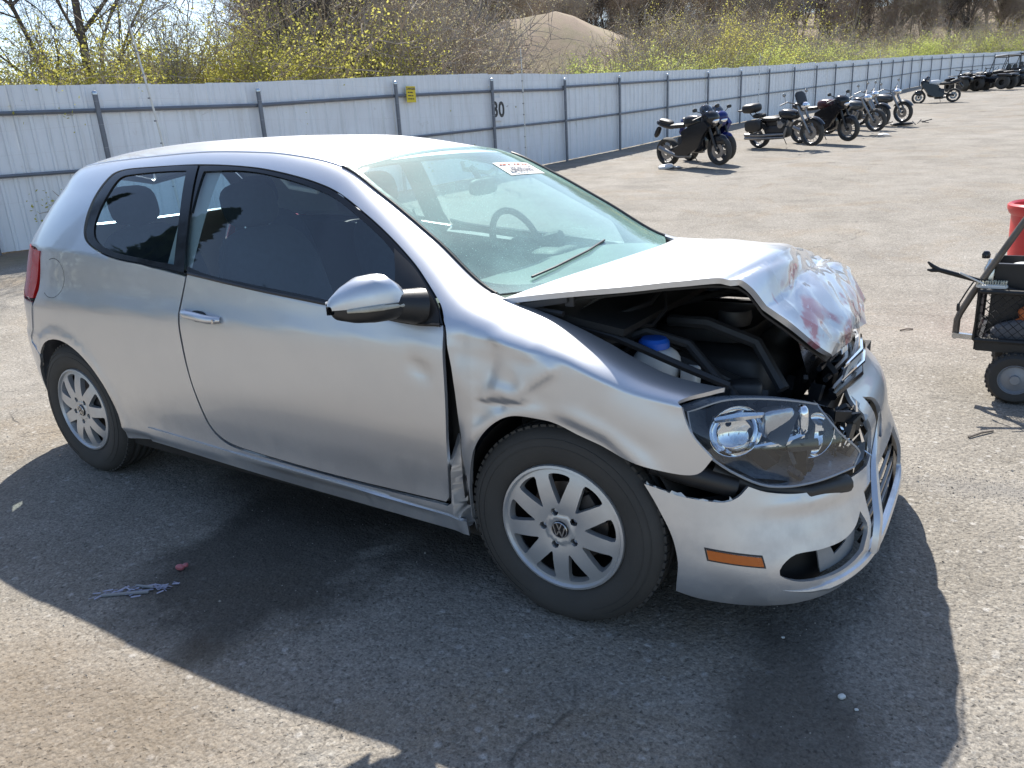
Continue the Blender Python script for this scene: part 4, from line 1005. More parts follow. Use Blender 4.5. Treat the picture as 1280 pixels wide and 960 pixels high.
# rear-view mirror
m = MB(); m.smooth = True; m.rbox((-.80, .02, 1.245), (.035, .24, .065), RZ(.15), 3.5, 10); m.tube([(-.79, 0, 1.26), (-.84, 0, 1.325)], .012, 8); rv = m.build('rearview_mirror', MT['interior'], CAR)
'''m = MB(); m.smooth = True; m.tube([(-2.72, 0, 1.41), (-2.76, 0, 1.45), (-2.86, 0, 1.55)], [.012, .006, .003], 8); '''

# ================================================================ GROUND
RH = np.array([_sy, -_cy])
def site(k, d):
    """a spot at depth d down the yard and k*d to the side of the view axis"""
    p = CAM_P[:2]+d*(FH+k*RH); return float(p[0]), float(p[1])
FENCE = [(-13.2, -4.0, 2.26), (-12.2, -.4, 2.26), (-11.2, 2.77, 2.26), (-10.32, 4.14, 2.22), (-9.86, 6.68, 2.16), (-9.38, 9.62, 2.18), (-9.05, 12.5, 2.16), (-8.84, 15.5, 2.10), (-8.72, 18.5, 2.10), (-8.66, 22.0, 2.09), (-8.55, 25.6, 2.06), (-8.36, 28.9, 2.04), (-8.1, 32.0, 2.04), (-7.79, 35.0, 2.04), (-7.45, 37.9, 2.05), (-7.15, 40.8, 2.04), (-6.86, 43.8, 2.04), (-6.59, 46.9, 2.04), (-6.35, 50.0, 2.04), (-6.14, 53.2, 2.05), (-5.95, 56.4, 2.06), (-5.78, 59.6, 2.07), (-5.5, 62.8, 2.07), (-5.15, 66, 2.06), (-4.75, 69.2, 2.05), (-4.3, 72.4, 2.04), (-3.7, 75.7, 2.03), (-3.1, 79, 2.0), (-2.5, 82.2, 1.98), (-1.7, 85.3, 1.96), (.3, 88.0, 1.95), (3.2, 89.5, 1.95), (6.3, 90.6, 1.95), (9.4, 91.7, 1.95), (12.5, 92.8, 1.95), (15.6, 93.9, 1.95), (18.7, 95.0, 1.95)]
def hills(x, y):
    """rising wooded ground beyond the fence; 0 inside the yard"""
    x = np.asarray(x, float); y = np.asarray(y, float)
    dx = x-CAM_P[0]; dy = y-CAM_P[1]; d = dx*FH[0]+dy*FH[1]; l = dx*RH[0]+dy*RH[1]; k = l/np.maximum(d, 1)
    right = np.clip((k+.18)/.35, 0, 1)
    h = right*.17*np.maximum(0, d-105)*(1-np.clip((d-230)/200, 0, .55)) + (1-right)*.035*np.maximum(0, d-60)
    h = np.minimum(h, 26)
    # bare earth mound behind the fence
    mx, my = site(.058, 62); r2 = ((x-mx)*RH[0]+(y-my)*RH[1])**2/(9.5**2)+((x-mx)*FH[0]+(y-my)*FH[1])**2/(9**2)
    h = h+6.6*np.exp(-r2*1.0)+.5*np.exp(-r2*.6)*np.sin((x-mx)*.9)*np.cos((y-my)*.7)
    return h*(d > 0)
def gz(x, y): return float(terr(x, y)+hills(x, y))
def build_ground():
    rs = [0.]; r = .35
    while r < 1400:
        rs.append(r); r *= 1.055 if r < 200 else 1.12
    na = 300; vs = [(CAM_P[0], CAM_P[1], 0)]
    for r in rs[1:]:
        for k in range(na):
            a = 2*math.pi*k/na; vs.append((CAM_P[0]+r*math.cos(a), CAM_P[1]+r*math.sin(a), 0))
    V = np.array(vs); V[:, 2] = terr(V[:, 0], V[:, 1])+hills(V[:, 0], V[:, 1])
    fs = [(0, 1+k, 1+(k+1) % na) for k in range(na)]
    for i in range(len(rs)-2):
        b0 = 1+i*na; b1 = b0+na
        fs += [(b0+k, b1+k, b1+(k+1) % na, b0+(k+1) % na) for k in range(na)]
    me = bpy.data.meshes.new('ground'); me.from_pydata(V.tolist(), [], fs); me.polygons.foreach_set('use_smooth', [True]*len(fs)); me.update()
    m = mat('worn_asphalt', (.2, .19, .17), .92); b = m.node_tree.nodes['Principled BSDF']; v = coords(m, 'Object')
    sp = N(m, 'ShaderNodeSeparateXYZ'); L(m, v, sp.inputs[0])
    big = noise(m, .22, 6, .6, v, .3); mid = noise(m, 1.5, 8, .65, v, .5); fine = noise(m, 38, 6, .7, v); grit = noise(m, 170, 3, .6, v)
    base = mix(m, ramp(m, big, [(.35, 0), (.65, 1)]), (.245, .222, .188), (.290, .266, .232))
    base = mix(m, ramp(m, mid, [(.42, .0), (.75, .75)]), base, (.175, .157, .130))
    # brown dusting
    base = mix(m, ramp(m, noise(m, .7, 7, .7, v, 1.), [(.52, 0), (.70, .7)]), base, (.235, .185, .128))
    # aggregate
    vo = N(m, 'ShaderNodeTexVoronoi'); vo.inputs['Scale'].default_value = 95; L(m, v, vo.inputs['Vector'])
    vr = N(m, 'ShaderNodeSeparateColor'); L(m, vo.outputs['Color'], vr.inputs[0])
    base = mix(m, mth(m, 'MULTIPLY', ramp(m, vr.outputs[0], [(.84, 0), (.93, 1)]), .30), base, (.42, .40, .36))
    base = mix(m, mth(m, 'MULTIPLY', ramp(m, vr.outputs[1], [(.74, 0), (.86, 1)]), .32), base, (.075, .07, .066))
    vo2 = N(m, 'ShaderNodeTexVoronoi'); vo2.inputs['Scale'].default_value = 33; L(m, v, vo2.inputs['Vector'])
    vr2 = N(m, 'ShaderNodeSeparateColor'); L(m, vo2.outputs['Color'], vr2.inputs[0])
    base = mix(m, mth(m, 'MULTIPLY', ramp(m, vr2.outputs[0], [(.90, 0), (.94, 1)]), mth(m, 'MULTIPLY', ramp(m, vo2.outputs['Distance'], [(.25, 1), (.45, 0)]), .7)), base, (.40, .38, .35))
    fk = mth(m, 'MULTIPLY_ADD', fine, .8, .60); sc_ = N(m, 'ShaderNodeVectorMath', operation='SCALE'); L(m, base, sc_.inputs[0]); L(m, fk, sc_.inputs['Scale']); base = sc_.outputs[0]
    gk = mth(m, 'MULTIPLY_ADD', grit, .5, .75); sc_ = N(m, 'ShaderNodeVectorMath', operation='SCALE'); L(m, base, sc_.inputs[0]); L(m, gk, sc_.inputs['Scale']); base = sc_.outputs[0]
    g2 = ramp(m, noise(m, 85, 5, .75, v), [(.30, .55), (.50, 1.0), (.72, 1.40)]); base = mix(m, 1.0, base, g2, 'MULTIPLY')
    pits = ramp(m, noise(m, 60, 2, .5, v), [(.63, 0), (.69, .55)]); base = mix(m, pits, base, (.06, .054, .048))
    blot = ramp(m, noise(m, .9, 9, .72, v, .5), [(.30, .80), (.5, 1.0), (.72, 1.14)]); base = mix(m, 1.0, base, blot, 'MULTIPLY')
    # cracks
    wv = N(m, 'ShaderNodeTexNoise'); wv.inputs['Scale'].default_value = 1.1; wv.inputs['Detail'].default_value = 7; L(m, v, wv.inputs['Vector'])
    wadd = N(m, 'ShaderNodeVectorMath', operation='MULTIPLY_ADD'); L(m, wv.outputs['Color'], wadd.inputs[0]); wadd.inputs[1].default_value = (1.1, 1.1, 0); L(m, v, wadd.inputs[2])
    vc = N(m, 'ShaderNodeTexVoronoi', feature='DISTANCE_TO_EDGE'); vc.inputs['Scale'].default_value = .30; L(m, wadd.outputs[0], vc.inputs['Vector'])
    crk = mth(m, 'MULTIPLY', ramp(m, vc.outputs['Distance'], [(.0010, 1), (.004, 0)]), ramp(m, mid, [(.48, 0), (.62, .7)]))
    base = mix(m, crk, base, (.05, .045, .04))
    # stains: (x, y, rx, ry, strength)
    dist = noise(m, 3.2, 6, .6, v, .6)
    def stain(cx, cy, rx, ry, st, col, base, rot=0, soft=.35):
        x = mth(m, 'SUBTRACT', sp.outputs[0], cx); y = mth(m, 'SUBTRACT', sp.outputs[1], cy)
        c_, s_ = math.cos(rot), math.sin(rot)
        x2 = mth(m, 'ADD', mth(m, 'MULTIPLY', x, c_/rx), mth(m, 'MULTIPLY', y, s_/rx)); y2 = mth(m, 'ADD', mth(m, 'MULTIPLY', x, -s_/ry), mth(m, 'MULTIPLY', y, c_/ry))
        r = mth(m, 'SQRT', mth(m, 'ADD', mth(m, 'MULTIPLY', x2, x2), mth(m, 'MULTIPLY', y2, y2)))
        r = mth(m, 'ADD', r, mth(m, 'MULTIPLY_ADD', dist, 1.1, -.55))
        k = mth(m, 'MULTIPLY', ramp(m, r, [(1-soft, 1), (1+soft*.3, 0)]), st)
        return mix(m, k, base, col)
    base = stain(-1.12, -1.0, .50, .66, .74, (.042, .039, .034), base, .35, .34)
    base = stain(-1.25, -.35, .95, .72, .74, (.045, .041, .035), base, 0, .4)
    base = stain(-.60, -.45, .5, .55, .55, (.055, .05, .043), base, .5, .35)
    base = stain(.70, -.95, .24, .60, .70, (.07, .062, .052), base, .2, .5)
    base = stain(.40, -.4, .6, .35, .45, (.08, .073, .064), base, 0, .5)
    base = stain(-.95, -1.85, .75, .40, .5, (.17, .125, .08), base, .2, .7)
    base = stain(1.15, .70, .60, .13, .45, (.16, .155, .15), base, .15, .8)
    base = stain(-2.0, -2.1, .9, .5, .45, (.20, .15, .095), base, .2, .7)
    # beyond the fence: leaf litter, grass and bare earth
    geo = N(m, 'ShaderNodeNewGeometry'); d_ = N(m, 'ShaderNodeVectorMath', operation='DOT_PRODUCT'); L(m, v, d_.inputs[0]); d_.inputs[1].default_value = (-1, .06, 0)
    litter = mix(m, ramp(m, noise(m, .35, 8, .7, v), [(.40, 0), (.6, 1)]), (.235, .175, .13), (.21, .18, .11))
    litter = mix(m, ramp(m, noise(m, 1.9, 8, .75, v), [(.42, 0), (.7, .8)]), litter, (.29, .22, .165))
    mm = N(m, 'ShaderNodeMapRange'); L(m, d_.outputs['Value'], mm.inputs[0]); mm.inputs[1].default_value = 9.9; mm.inputs[2].default_value = 10.6
    far_ = N(m, 'ShaderNodeMapRange'); L(m, sp.outputs[1], far_.inputs[0]); far_.inputs[1].default_value = 95; far_.inputs[2].default_value = 98
    kk = mth(m, 'MAXIMUM', mm.outputs[0], far_.outputs[0])
    base = mix(m, kk, base, litter)
    L(m, base, b.inputs['Base Color'])
    b.inputs['Specular IOR Level'].default_value = .25
    h = mth(m, 'ADD', mth(m, 'MULTIPLY', fine, .5), mth(m, 'MULTIPLY', vo.outputs['Distance'], -.45)); h = mth(m, 'ADD', h, mth(m, 'MULTIPLY', grit, .35)); h = mth(m, 'ADD', h, mth(m, 'MULTIPLY', vo2.outputs['Distance'], -.55))
    h = mth(m, 'SUBTRACT', h, mth(m, 'MULTIPLY', crk, 1.2)); h = mth(m, 'SUBTRACT', h, mth(m, 'MULTIPLY', pits, .8))
    bp = N(m, 'ShaderNodeBump'); bp.inputs['Strength'].default_value = .95; bp.inputs['Distance'].default_value = .006; L(m, h, bp.inputs['Height'])
    bp2 = N(m, 'ShaderNodeBump'); bp2.inputs['Strength'].default_value = .5; bp2.inputs['Distance'].default_value = .03; L(m, noise(m, 5, 6, .6, v), bp2.inputs['Height']); L(m, bp2.outputs[0], bp.inputs['Normal'])
    L(m, bp.outputs[0], b.inputs['Normal'])
    o = link_mesh('ground', me, m); o['kind'] = 'structure'
    return m
GM = build_ground()
# loose grit lying on the asphalt near the car
def pebbles():
    rr = random.Random(21); m = MB(); m.smooth = False
    for i in range(5200):
        d = rr.uniform(.9, 7.5)**1.0; k = rr.uniform(-.78, .78); x, y = site(k, d)
        if rr.random() < .25: x, y = rr.gauss(1.15, .35), rr.gauss(.72, .10)
        s = rr.uniform(.0012, .0034)*(1+(rr.random() < .04)*rr.uniform(.6, 1.6)); z = tz(x, y)+s*.3
        a = rr.random()*6.28; pts = []
        for q in range(4): pts.append((x+s*rr.uniform(.7, 1.3)*math.cos(a+q*1.57), y+s*rr.uniform(.7, 1.3)*math.sin(a+q*1.57), z-s*.4))
        m.mi = 0 if rr.random() < .55 else 1
        m.add(pts+[(x+rr.uniform(-.3, .3)*s, y+rr.uniform(-.3, .3)*s, z+s*rr.uniform(.4, .8))], [(0, 1, 4), (1, 2, 4), (2, 3, 4), (3, 0, 4)])
    o = m.build('loose_grit', [vary(mat('pale_stone', (.30, .28, .25), .85), 60, .3), vary(mat('dark_stone', (.13, .12, .11), .85), 60, .3)]); o['kind'] = 'stuff'
pebbles()

# ================================================================ FENCE
MT['sheet'] = mat('white_sheet', (.62, .64, .67), .42)
def mk_sheet():
    m = MT['sheet']; b = m.node_tree.nodes['Principled BSDF']; v = coords(m); n = noise(m, 1.3, 7, .65, v, .4)
    mp = N(m, 'ShaderNodeMapping'); L(m, v, mp.inputs[0]); mp.inputs['Scale'].default_value = (5, 5, .35)
    st = noise(m, 2.2, 6, .65, mp.outputs[0]); c = mix(m, ramp(m, n, [(.35, 0), (.7, 1)]), (.80, .83, .87), (.74, .76, .79)); c = mix(m, ramp(m, st, [(.5, 0), (.8, .6)]), c, (.50, .50, .48))
    sz_ = N(m, 'ShaderNodeSeparateXYZ'); L(m, v, sz_.inputs[0]); rst = ramp(m, noise(m, 3.1, 8, .75, v, .8), [(.62, 0), (.72, .6)]); c = mix(m, rst, c, (.40, .36, .31))
    L(m, c, b.inputs['Base Color'])
mk_sheet()
MT['galv'] = vary(mat('galvanised_steel', (.17, .185, .215), .5, .4), 3, .3, bump=.1)
def fence():
    root = empty('fence', (FENCE[0][0], FENCE[0][1], tz(*FENCE[0][:2])), 0, 'long white corrugated metal fence with grey posts and rails along the yard', 'fence')
    ox, oy, oz = root.location
    P = np.array([(x-ox, y-oy, tz(x, y)-oz, h) for x, y, h in FENCE]); rr = random.Random(2)
    for i in range(len(P)-1):
        a, b = P[i], P[i+1]; l = math.hypot(b[0]-a[0], b[1]-a[1]); dx, dy = (b[0]-a[0])/l, (b[1]-a[1])/l
        nx, ny = dy, -dx                                    # towards the yard
        if nx < 0 and i < 29: nx, ny = -nx, -ny
        n_s = max(3, round(l/.98)); far = i > 14
        for s in range(n_s):                                # each sheet, three ribs
            t0, t1 = s/n_s, (s+1)/n_s; off = -.03+rr.uniform(-.006, .006); dz = rr.uniform(-.015, .02); nr = 3; vs = []; top_ = []
            prof = []
            for r in range(nr):
                c0 = (r+.5)/nr
                prof += [(c0-.145, 0), (c0-.115, .028), (c0-.055, .028), (c0-.025, 0)] if not far else [(c0-.1, 0), (c0-.05, .025), (c0, 0)]
            prof = [(0, 0)]+prof+[(1.0, .002)]
            for (u_, o_) in prof:
                t = t0+(t1-t0)*u_; x, y, z, h = a+(b-a)*t
                x += nx*(off+o_); y += ny*(off+o_); vs += [(x, y, z+.02), (x+nx*rr.uniform(0, .004), y, z+h+dz)]
            k = len(prof); m = MB(); m.add(vs, [(2*j, 2*j+2, 2*j+3, 2*j+1) for j in range(k-1)]); m.build('panel', MT['sheet'], root, auto=False)
        for q, (hz, th) in enumerate(((-.36 if i < 7 else -.30, .030), (None, .026))):
            if hz is None: za, zb = a[3]*.47, b[3]*.47
            else: za, zb = a[3]+hz, b[3]+hz
            m = MB(); m.smooth = True
            pa_ = Vector((a[0]+nx*.03, a[1]+ny*.03, a[2]+za)); pb_ = Vector((b[0]+nx*.03, b[1]+ny*.03, b[2]+zb)); m.tube([pa_, pb_], th, 8 if i < 10 else 5)
            m.build('rail', MT['galv'], root)
        lean = .0 if i > 5 else .10-.02*i
        m = MB(); m.smooth = True; q0 = Vector((a[0]+nx*.085, a[1]+ny*.085, a[2]-.05)); q1 = Vector((a[0]+nx*.085-dx*lean*.6, a[1]+ny*.085-dy*lean*.6, a[2]+a[3]-.13))
        m.tube([q0, q1], .036, 10 if i < 10 else 6); p_ = m.build('post', MT['galv'], root)
        m = MB(); m.smooth = True; m.lathe([(.040, -.02), (.041, .01), (.03, .03), (.0, .042)], 10, q1, 'Z'); m.build('post_cap', MT['steel'], p_)
    return root
FN = fence()
def fence_pt(i, t, h, out=.06):
    a, b = FENCE[i], FENCE[i+1]; x = a[0]+(b[0]-a[0])*t; y = a[1]+(b[1]-a[1])*t; l = math.hypot(b[0]-a[0], b[1]-a[1]); dx, dy = (b[0]-a[0])/l, (b[1]-a[1])/l
    nx, ny = (dy, -dx)
    if nx < 0: nx, ny = -nx, -ny
    return Vector((x+nx*out, y+ny*out, tz(x, y)+h)), Vector((dx, dy, 0)), Vector((nx, ny, 0))
# yellow notice on the top rail, with print
p, dx, nx_ = fence_pt(5, .14, 1.83, .075)
m = MB(); R = Matrix((dx, nx_, Vector((0, 0, 1)))).transposed(); m.box(p, (.25, .008, .30), R)
sg = m.build('warning_sign', vary(mat('sign_yellow', (.72, .56, .03), .45), 20, .12)); tag(sg, 'small yellow warning notice fixed to the top rail of the fence', 'sign')
INKD = mat('sign_ink', (.03, .03, .03), .6)
text_on('sign_print', 'DANGER', .058, p+nx_*.006+Vector((0, 0, .085)), dx, (0, 0, 1), INKD, sg, align='CENTER', bold=.002)
for j, ws_ in enumerate(((.05, .07), (.09, .04), (.04, .06, .03))):      # lines of small print, unreadable at this distance
    m = MB(); x_ = -.09
    for w__ in ws_: m.box(p+nx_*.006+dx*(x_+w__/2)+Vector((0, 0, .035-.06*j)), (w__, .001, .020), R); x_ += w__+.014
    m.build('small_print', INKD, sg)['kind'] = 'stuff'
# painted 30 on the fence by the post
p, dx, nx_ = fence_pt(6, .10, 1.30, .012)
m = MB(); R = Matrix((dx, nx_, Vector((0, 0, 1)))).transposed(); m.box(p+Vector((0, 0, .11)), (.34, .003, .50), R); pl = m.build('number_plate', mat('white_board', (.75, .76, .78), .5)); tag(pl, 'white board painted with a black 30 on the fence', 'sign')
text_on('number', '30', .46, p+nx_*.004-dx*.02+Vector((0, 0, -.05)), dx, (0, 0, 1), INKD, pl, align='CENTER', bold=.012)
# slim poles carrying electric wires in front of the fence
POLES = []
for (i, t, h, lb, ln) in ((3, .30, 3.5, 'slim white wire pole leaning at the left of the fence', -.34), (6, .22, 2.65, 'slim upright wire pole beside the painted number', -.02), (11, .3, 2.5, 'thin wire pole farther along the fence beyond the black sports motorcycle', 0), (17, .3, 2.5, 'thin wire pole near the far end of the fence', 0)):
    p, dx, nx_ = fence_pt(i, t, 0, .45); m = MB(); m.smooth = True
    top = p+dx*ln+Vector((0, 0, h)); m.tube([p, (p+top)/2+dx*.02, top], [.020, .016, .010], 8)
    o = m.build('wire_pole', MT['white_plastic']); tag(o, lb, 'pole', 'wire poles along the fence'); POLES.append((p, top))
    m = MB(); m.smooth = False
    for q in range(9): m.box(p+(top-p)*(.2+.09*q), (.03, .03, .02))
    m.build('insulator', MT['grey_plastic'], o)['kind'] = 'stuff'
m = MB(); m.smooth = True
chain = [(Vector((-13.0, -3.5, .2)), Vector((-13.2, -3.6, 3.4)))]+POLES
for q in range(9):
    f_ = .2+.09*q
    for (a0, a1), (b0, b1) in zip(chain[:-1], chain[1:]):
        A = a0+(a1-a0)*f_; B = b0+(b1-b0)*f_; Mi = (A+B)/2-Vector((0, 0, .03)); m.tube([A, Mi, B], .0011, 3, cap=False)
o = m.build('fence_wires', mat('thin_wire', (.6, .6, .62), .4, .6)); tag(o, 'thin electric fence wires strung between the slim poles', 'wire', kind='stuff')

# ================================================================ MOTORCYCLES AND OTHER MACHINES IN THE YARD
MT['bikeblack'] = vary(mat('black_bike_paint', (.012, .012, .014), .18), 20, .3)
MT['bikeblue'] = vary(mat('blue_bike_paint', (.008, .018, .14), .2), 20, .3)
MT['bikewhite'] = vary(mat('white_bike_paint', (.62, .63, .64), .25), 20, .2)
MT['bikered'] = vary(mat('dark_red_bike_paint', (.06, .012, .014), .2), 20, .3)
MT['bikegrey'] = vary(mat('grey_bike_paint', (.075, .08, .085), .25, .4), 20, .2)
MT['bikesteel'] = vary(mat('grimy_steel', (.26, .26, .265), .35, .8), 20, .4)
MT['vinyl'] = vary(mat('black_vinyl', (.02, .02, .02), .5), 20, .3)
MT['smoke'] = glass_mat('smoked_screen', (.25, .28, .34), 1., .02)
def bwheel(par, x, r, wd, spoke, mt=None, n=10):
    m = MB(); m.smooth = True; m.lathe([(r-.085, -wd*.42), (r-.03, -wd*.5), (r-.008, -wd*.3), (r, 0), (r-.008, wd*.3), (r-.03, wd*.5), (r-.075, wd*.42)], 30, (x, 0, r), 'Y'); w_ = m.build('tyre', MT['rubber'], par)
    m = MB(); m.smooth = True; m.lathe([(r-.078, -wd*.42), (r-.095, -wd*.25), (r-.095, wd*.25), (r-.078, wd*.42)], 26, (x, 0, r), 'Y'); m.lathe([(.0, -.05), (.04, -.05), (.04, .05), (0, .05)], 12, (x, 0, r), 'Y')
    for k in range(n):
        a = 2*math.pi*k/n; m.tube([(x+.03*math.cos(a), 0, r+.03*math.sin(a)), (x+(r-.09)*math.cos(a), 0, r+(r-.09)*math.sin(a))], .010 if n < 12 else .004, 4)
    m.build('rim', mt or MT['bikegrey'], w_)
    m = MB(); m.smooth = True; m.lathe([(.07, -.060), (r*.50, -.060), (r*.50, -.054), (.07, -.054)], 20, (x, 0, r), 'Y'); m.build('brake_disc', MT['bikesteel'], w_)
    return w_
def sport(name, label, col, tank=None, x=0, y=0, rz=0, lean=.12, s=1, screen=True, tail=None):
    root = empty(name, (x, y, gz(x, y)), rz, label, 'motorcycle', 'motorcycles parked along the fence'); root.rotation_euler = (lean, 0, rz); root.scale = (s, s, s)
    bwheel(root, 0, .30, .16, 0, MT['dark_metal'], 6); bwheel(root, 1.40, .295, .12, 0, MT['dark_metal'], 6)
    m = MB(); m.smooth = True
    for q in (-1, 1): m.tube([(1.40, q*.085, .295), (1.27, q*.10, .70), (1.18, q*.10, .95)], [.024, .028, .024], 8)
    m.build('fork', MT['dark_metal'], root)
    m = MB(); m.smooth = True; m.rbox((1.40, 0, .44), (.42, .15, .34), None, 2.5, 8); m.v = [p if p[2] > .44 else (p[0], p[1], .44+(p[2]-.44)*.2) for p in m.v]; m.build('front_mudguard', col, root)
    m = MB(); m.smooth = True       # side fairing
    for q in (-1, 1):
        pts = [(1.22, .90), (1.34, .78), (1.18, .62), (1.02, .38), (.72, .24), (.40, .26), (.36, .38), (.62, .50), (.60, .72), (.80, .80)]
        m.prism([(p[0], p[1]) for p in pts], q*.13, q*.22)
    m.rbox((.78, 0, .48), (.60, .36, .44), None, 3, 8); m.build('fairing', col, root)
    m = MB(); m.smooth = True; m.rbox((1.20, 0, .90), (.34, .34, .34), RY(.35), 2.6, 10); m.build('nose_fairing', col, root)
    if screen:
        m = MB(); m.smooth = True; m.rbox((1.13, 0, 1.06), (.20, .26, .30), RY(-.75), 2.5, 8); m.build('windscreen', MT['smoke'], root)
    m = MB(); m.smooth = True; m.rbox((.80, 0, .88), (.52, .30, .26), RY(.06), 2.6, 10); m.build('tank', tank or col, root)
    m = MB(); m.smooth = True; m.rbox((.38, 0, .82), (.50, .26, .10), RY(-.02), 3, 8); m.rbox((.02, 0, .92), (.36, .18, .09), RY(.25), 3, 8); m.build('seat', MT['vinyl'], root)
    m = MB(); m.smooth = True; m.rbox((.0, 0, .86), (.52, .19, .13), RY(.28), 2.5, 8); m.rbox((-.26, 0, .72), (.10, .12, .26), RY(.6), 3, 6); m.build('tail', tail or col, root)
    m = MB(); m.smooth = True; m.rbox((.62, 0, .45), (.50, .28, .34), None, 5, 8); m.tube([(0, -.09, .30), (.45, -.12, .42)], .03, 8); m.tube([(0, .09, .30), (.45, .12, .42)], .03, 8); m.build('engine', MT['dark_metal'], root)
    m = MB(); m.smooth = True; m.tube([(.75, -.14, .22), (.45, -.17, .22), (.22, -.19, .30), (-.05, -.20, .42)], [.03, .035, .055, .05], 10); m.build('exhaust', MT['bikesteel'], root)
    m = MB(); m.smooth = True; m.tube([(1.05, -.33, .93), (1.14, -.18, .98), (1.14, .18, .98), (1.05, .33, .93)], .014, 6); m.tube([(1.12, -.3, 1.10), (1.18, -.15, 1.02)], .008, 5); m.tube([(1.12, .3, 1.10), (1.18, .15, 1.02)], .008, 5); m.build('handlebar', MT['dark_metal'], root)
    for q in (-1, 1):
        m = MB(); m.smooth = True; m.rbox((1.12, q*.33, 1.12), (.04, .13, .075), None, 2.5, 6); m.build('mirror', MT['vinyl'], root)
    m = MB(); m.smooth = True; m.rbox((1.34, 0, .86), (.08, .20, .09), RY(.5), 2.5, 6); m.build('headlight', MT['chrome'], root)
    m = MB(); m.smooth = True; m.tube([(.55, .14, .25), (.50, .34, .015)], .010, 6); m.build('side_stand', MT['dark_metal'], root)
    return root
def cruiser(name, label, col, x, y, rz, lean=.12, s=1, topcase=True, wreck=False):
    root = empty(name, (x, y, gz(x, y)), rz, label, 'motorcycle', 'motorcycles parked along the fence'); root.rotation_euler = (lean, 0, rz); root.scale = (s, s, s)
    bwheel(root, 0, .32, .18, 0, MT['bikegrey'], 14); bwheel(root, 1.60, .33, .14, 0, MT['bikegrey'], 14)
    m = MB(); m.smooth = True
    for q in (-1, 1): m.tube([(1.60, q*.10, .33), (1.36, q*.11, .80), (1.28, q*.11, 1.0)], [.026, .038, .03], 10)
    m.build('fork', MT['bikesteel'], root)
    for nm, cx, r in (('front_mudguard', 1.60, .36), ('rear_mudguard', 0, .37)):
        m = MB(); m.smooth = True; m.lathe([(r, -.08), (r+.02, -.05), (r+.025, 0), (r+.02, .05), (r, .08)], 18, (cx, 0, .33), 'Y', False, .5 if cx else -.1, 2.6 if cx else 2.9); m.build(nm, col, root)
    m = MB(); m.smooth = True; m.rbox((.95, 0, .80), (.60, .32, .26), RY(.18), 2.4, 10); m.build('tank', col, root)
    m = MB(); m.smooth = True; m.rbox((.42, 0, .72), (.55, .34, .13), RY(.05), 3, 8); m.rbox((.02, 0, .82), (.34, .28, .12), None, 3, 8); m.build('seat', MT['vinyl'], root)
    m = MB(); m.smooth = True
    m.tube([(.75, 0, .38), (.62, 0, .70)], .085, 12); m.tube([(.78, 0, .38), (.98, 0, .66)], .085, 12); m.build('engine', MT['bikesteel'], root); m = MB(); m.smooth = True; m.rbox((.62, 0, .40), (.72, .26, .34), None, 4, 8); m.rbox((.60, 0, .62), (.70, .16, .22), None, 4, 8); m.build('frame', MT['dark_metal'], root); m = MB(); m.smooth = True; m.lathe([(0, -.2), (.09, -.19), (.09, -.1)], 16, (.80, 0, .58)); m.build('air_cleaner', MT['bikesteel'], root)
    for zz in (.26, .34):
        m = MB(); m.smooth = True; m.tube([(.95, -.14, .50), (.90, -.18, zz), (.3, -.20, zz), (-.32, -.20, zz+.03)], [.025, .03, .042, .042], 10); m.build('exhaust', MT['bikesteel'], root)
    m = MB(); m.smooth = True; m.tube([(1.0, -.42, 1.06), (1.16, -.34, 1.12), (1.26, -.14, 1.04), (1.26, .14, 1.04), (1.16, .34, 1.12), (1.0, .42, 1.06)], .016, 8); m.build('handlebar', MT['bikesteel'], root)
    for q in (-1, 1):
        m = MB(); m.smooth = True; m.tube([(1.12, q*.36, 1.12), (1.14, q*.42, 1.26)], .007, 5); m.rbox((1.14, q*.43, 1.30), (.03, .13, .085), None, 2.2, 6); m.build('mirror', MT['bikesteel'], root)
    m = MB(); m.smooth = True; m.lathe([(.0, .10), (.05, .09), (.085, .02), (.095, -.05), (.088, -.07)], 20, (1.42, 0, .98), 'X'); m.build('headlight', MT['chrome'], root)
    if not wreck:
        m = MB(); m.smooth = True; m.rbox((1.30, 0, 1.16), (.05, .40, .36), RY(-.35), 3, 8); m.build('leather_bag', MT['vinyl'], root)
    for q in (-1, 1):
        m = MB(); m.smooth = True; m.rbox((.02, q*.26, .60), (.52, .17, .30), None, 4, 8); m.build('saddlebag', MT['vinyl'] if not wreck else col, root)
    if topcase:
        m = MB(); m.smooth = True; m.rbox((-.22, 0, 1.02), (.44, .46, .24), None, 3.2, 10); m.tube([(-.1, -.1, .8), (-.22, -.1, .92)], .012, 5); m.tube([(-.1, .1, .8), (-.22, .1, .92)], .012, 5); m.build('top_case', MT['vinyl'], root)
        m = MB(); m.smooth = True; m.rbox((-.48, 0, .98), (.28, .30, .05), None, 4, 6); m.build('luggage_rack', MT['dark_metal'], root)
    m = MB(); m.smooth = True; m.rbox((-.40, 0, .56), (.06, .16, .10), None, 3, 6); m.build('tail_light', MT['redlens'], root)
    m = MB(); m.smooth = True; m.tube([(.60, .16, .28), (.56, .36, .015)], .010, 6); m.build('side_stand', MT['dark_metal'], root)
    return root
def hd(p, q): return math.atan2(q[1]-p[1], q[0]-p[0])
sport('sports_motorcycle', 'black sports motorcycle nearest the camera, parked at the left of the row', MT['bikeblack'], x=-5.62, y=14.55, rz=-.40, s=1.05)
sport('sports_motorcycle', 'blue sports motorcycle mostly hidden behind the nearest black one', MT['bikeblue'], x=-5.55, y=15.75, rz=-.62, lean=.10)
cruiser('cruiser_motorcycle', 'chrome cruiser motorcycle with black top case, second group of the row', MT['bikeblack'], -4.78, 18.95, -.42)
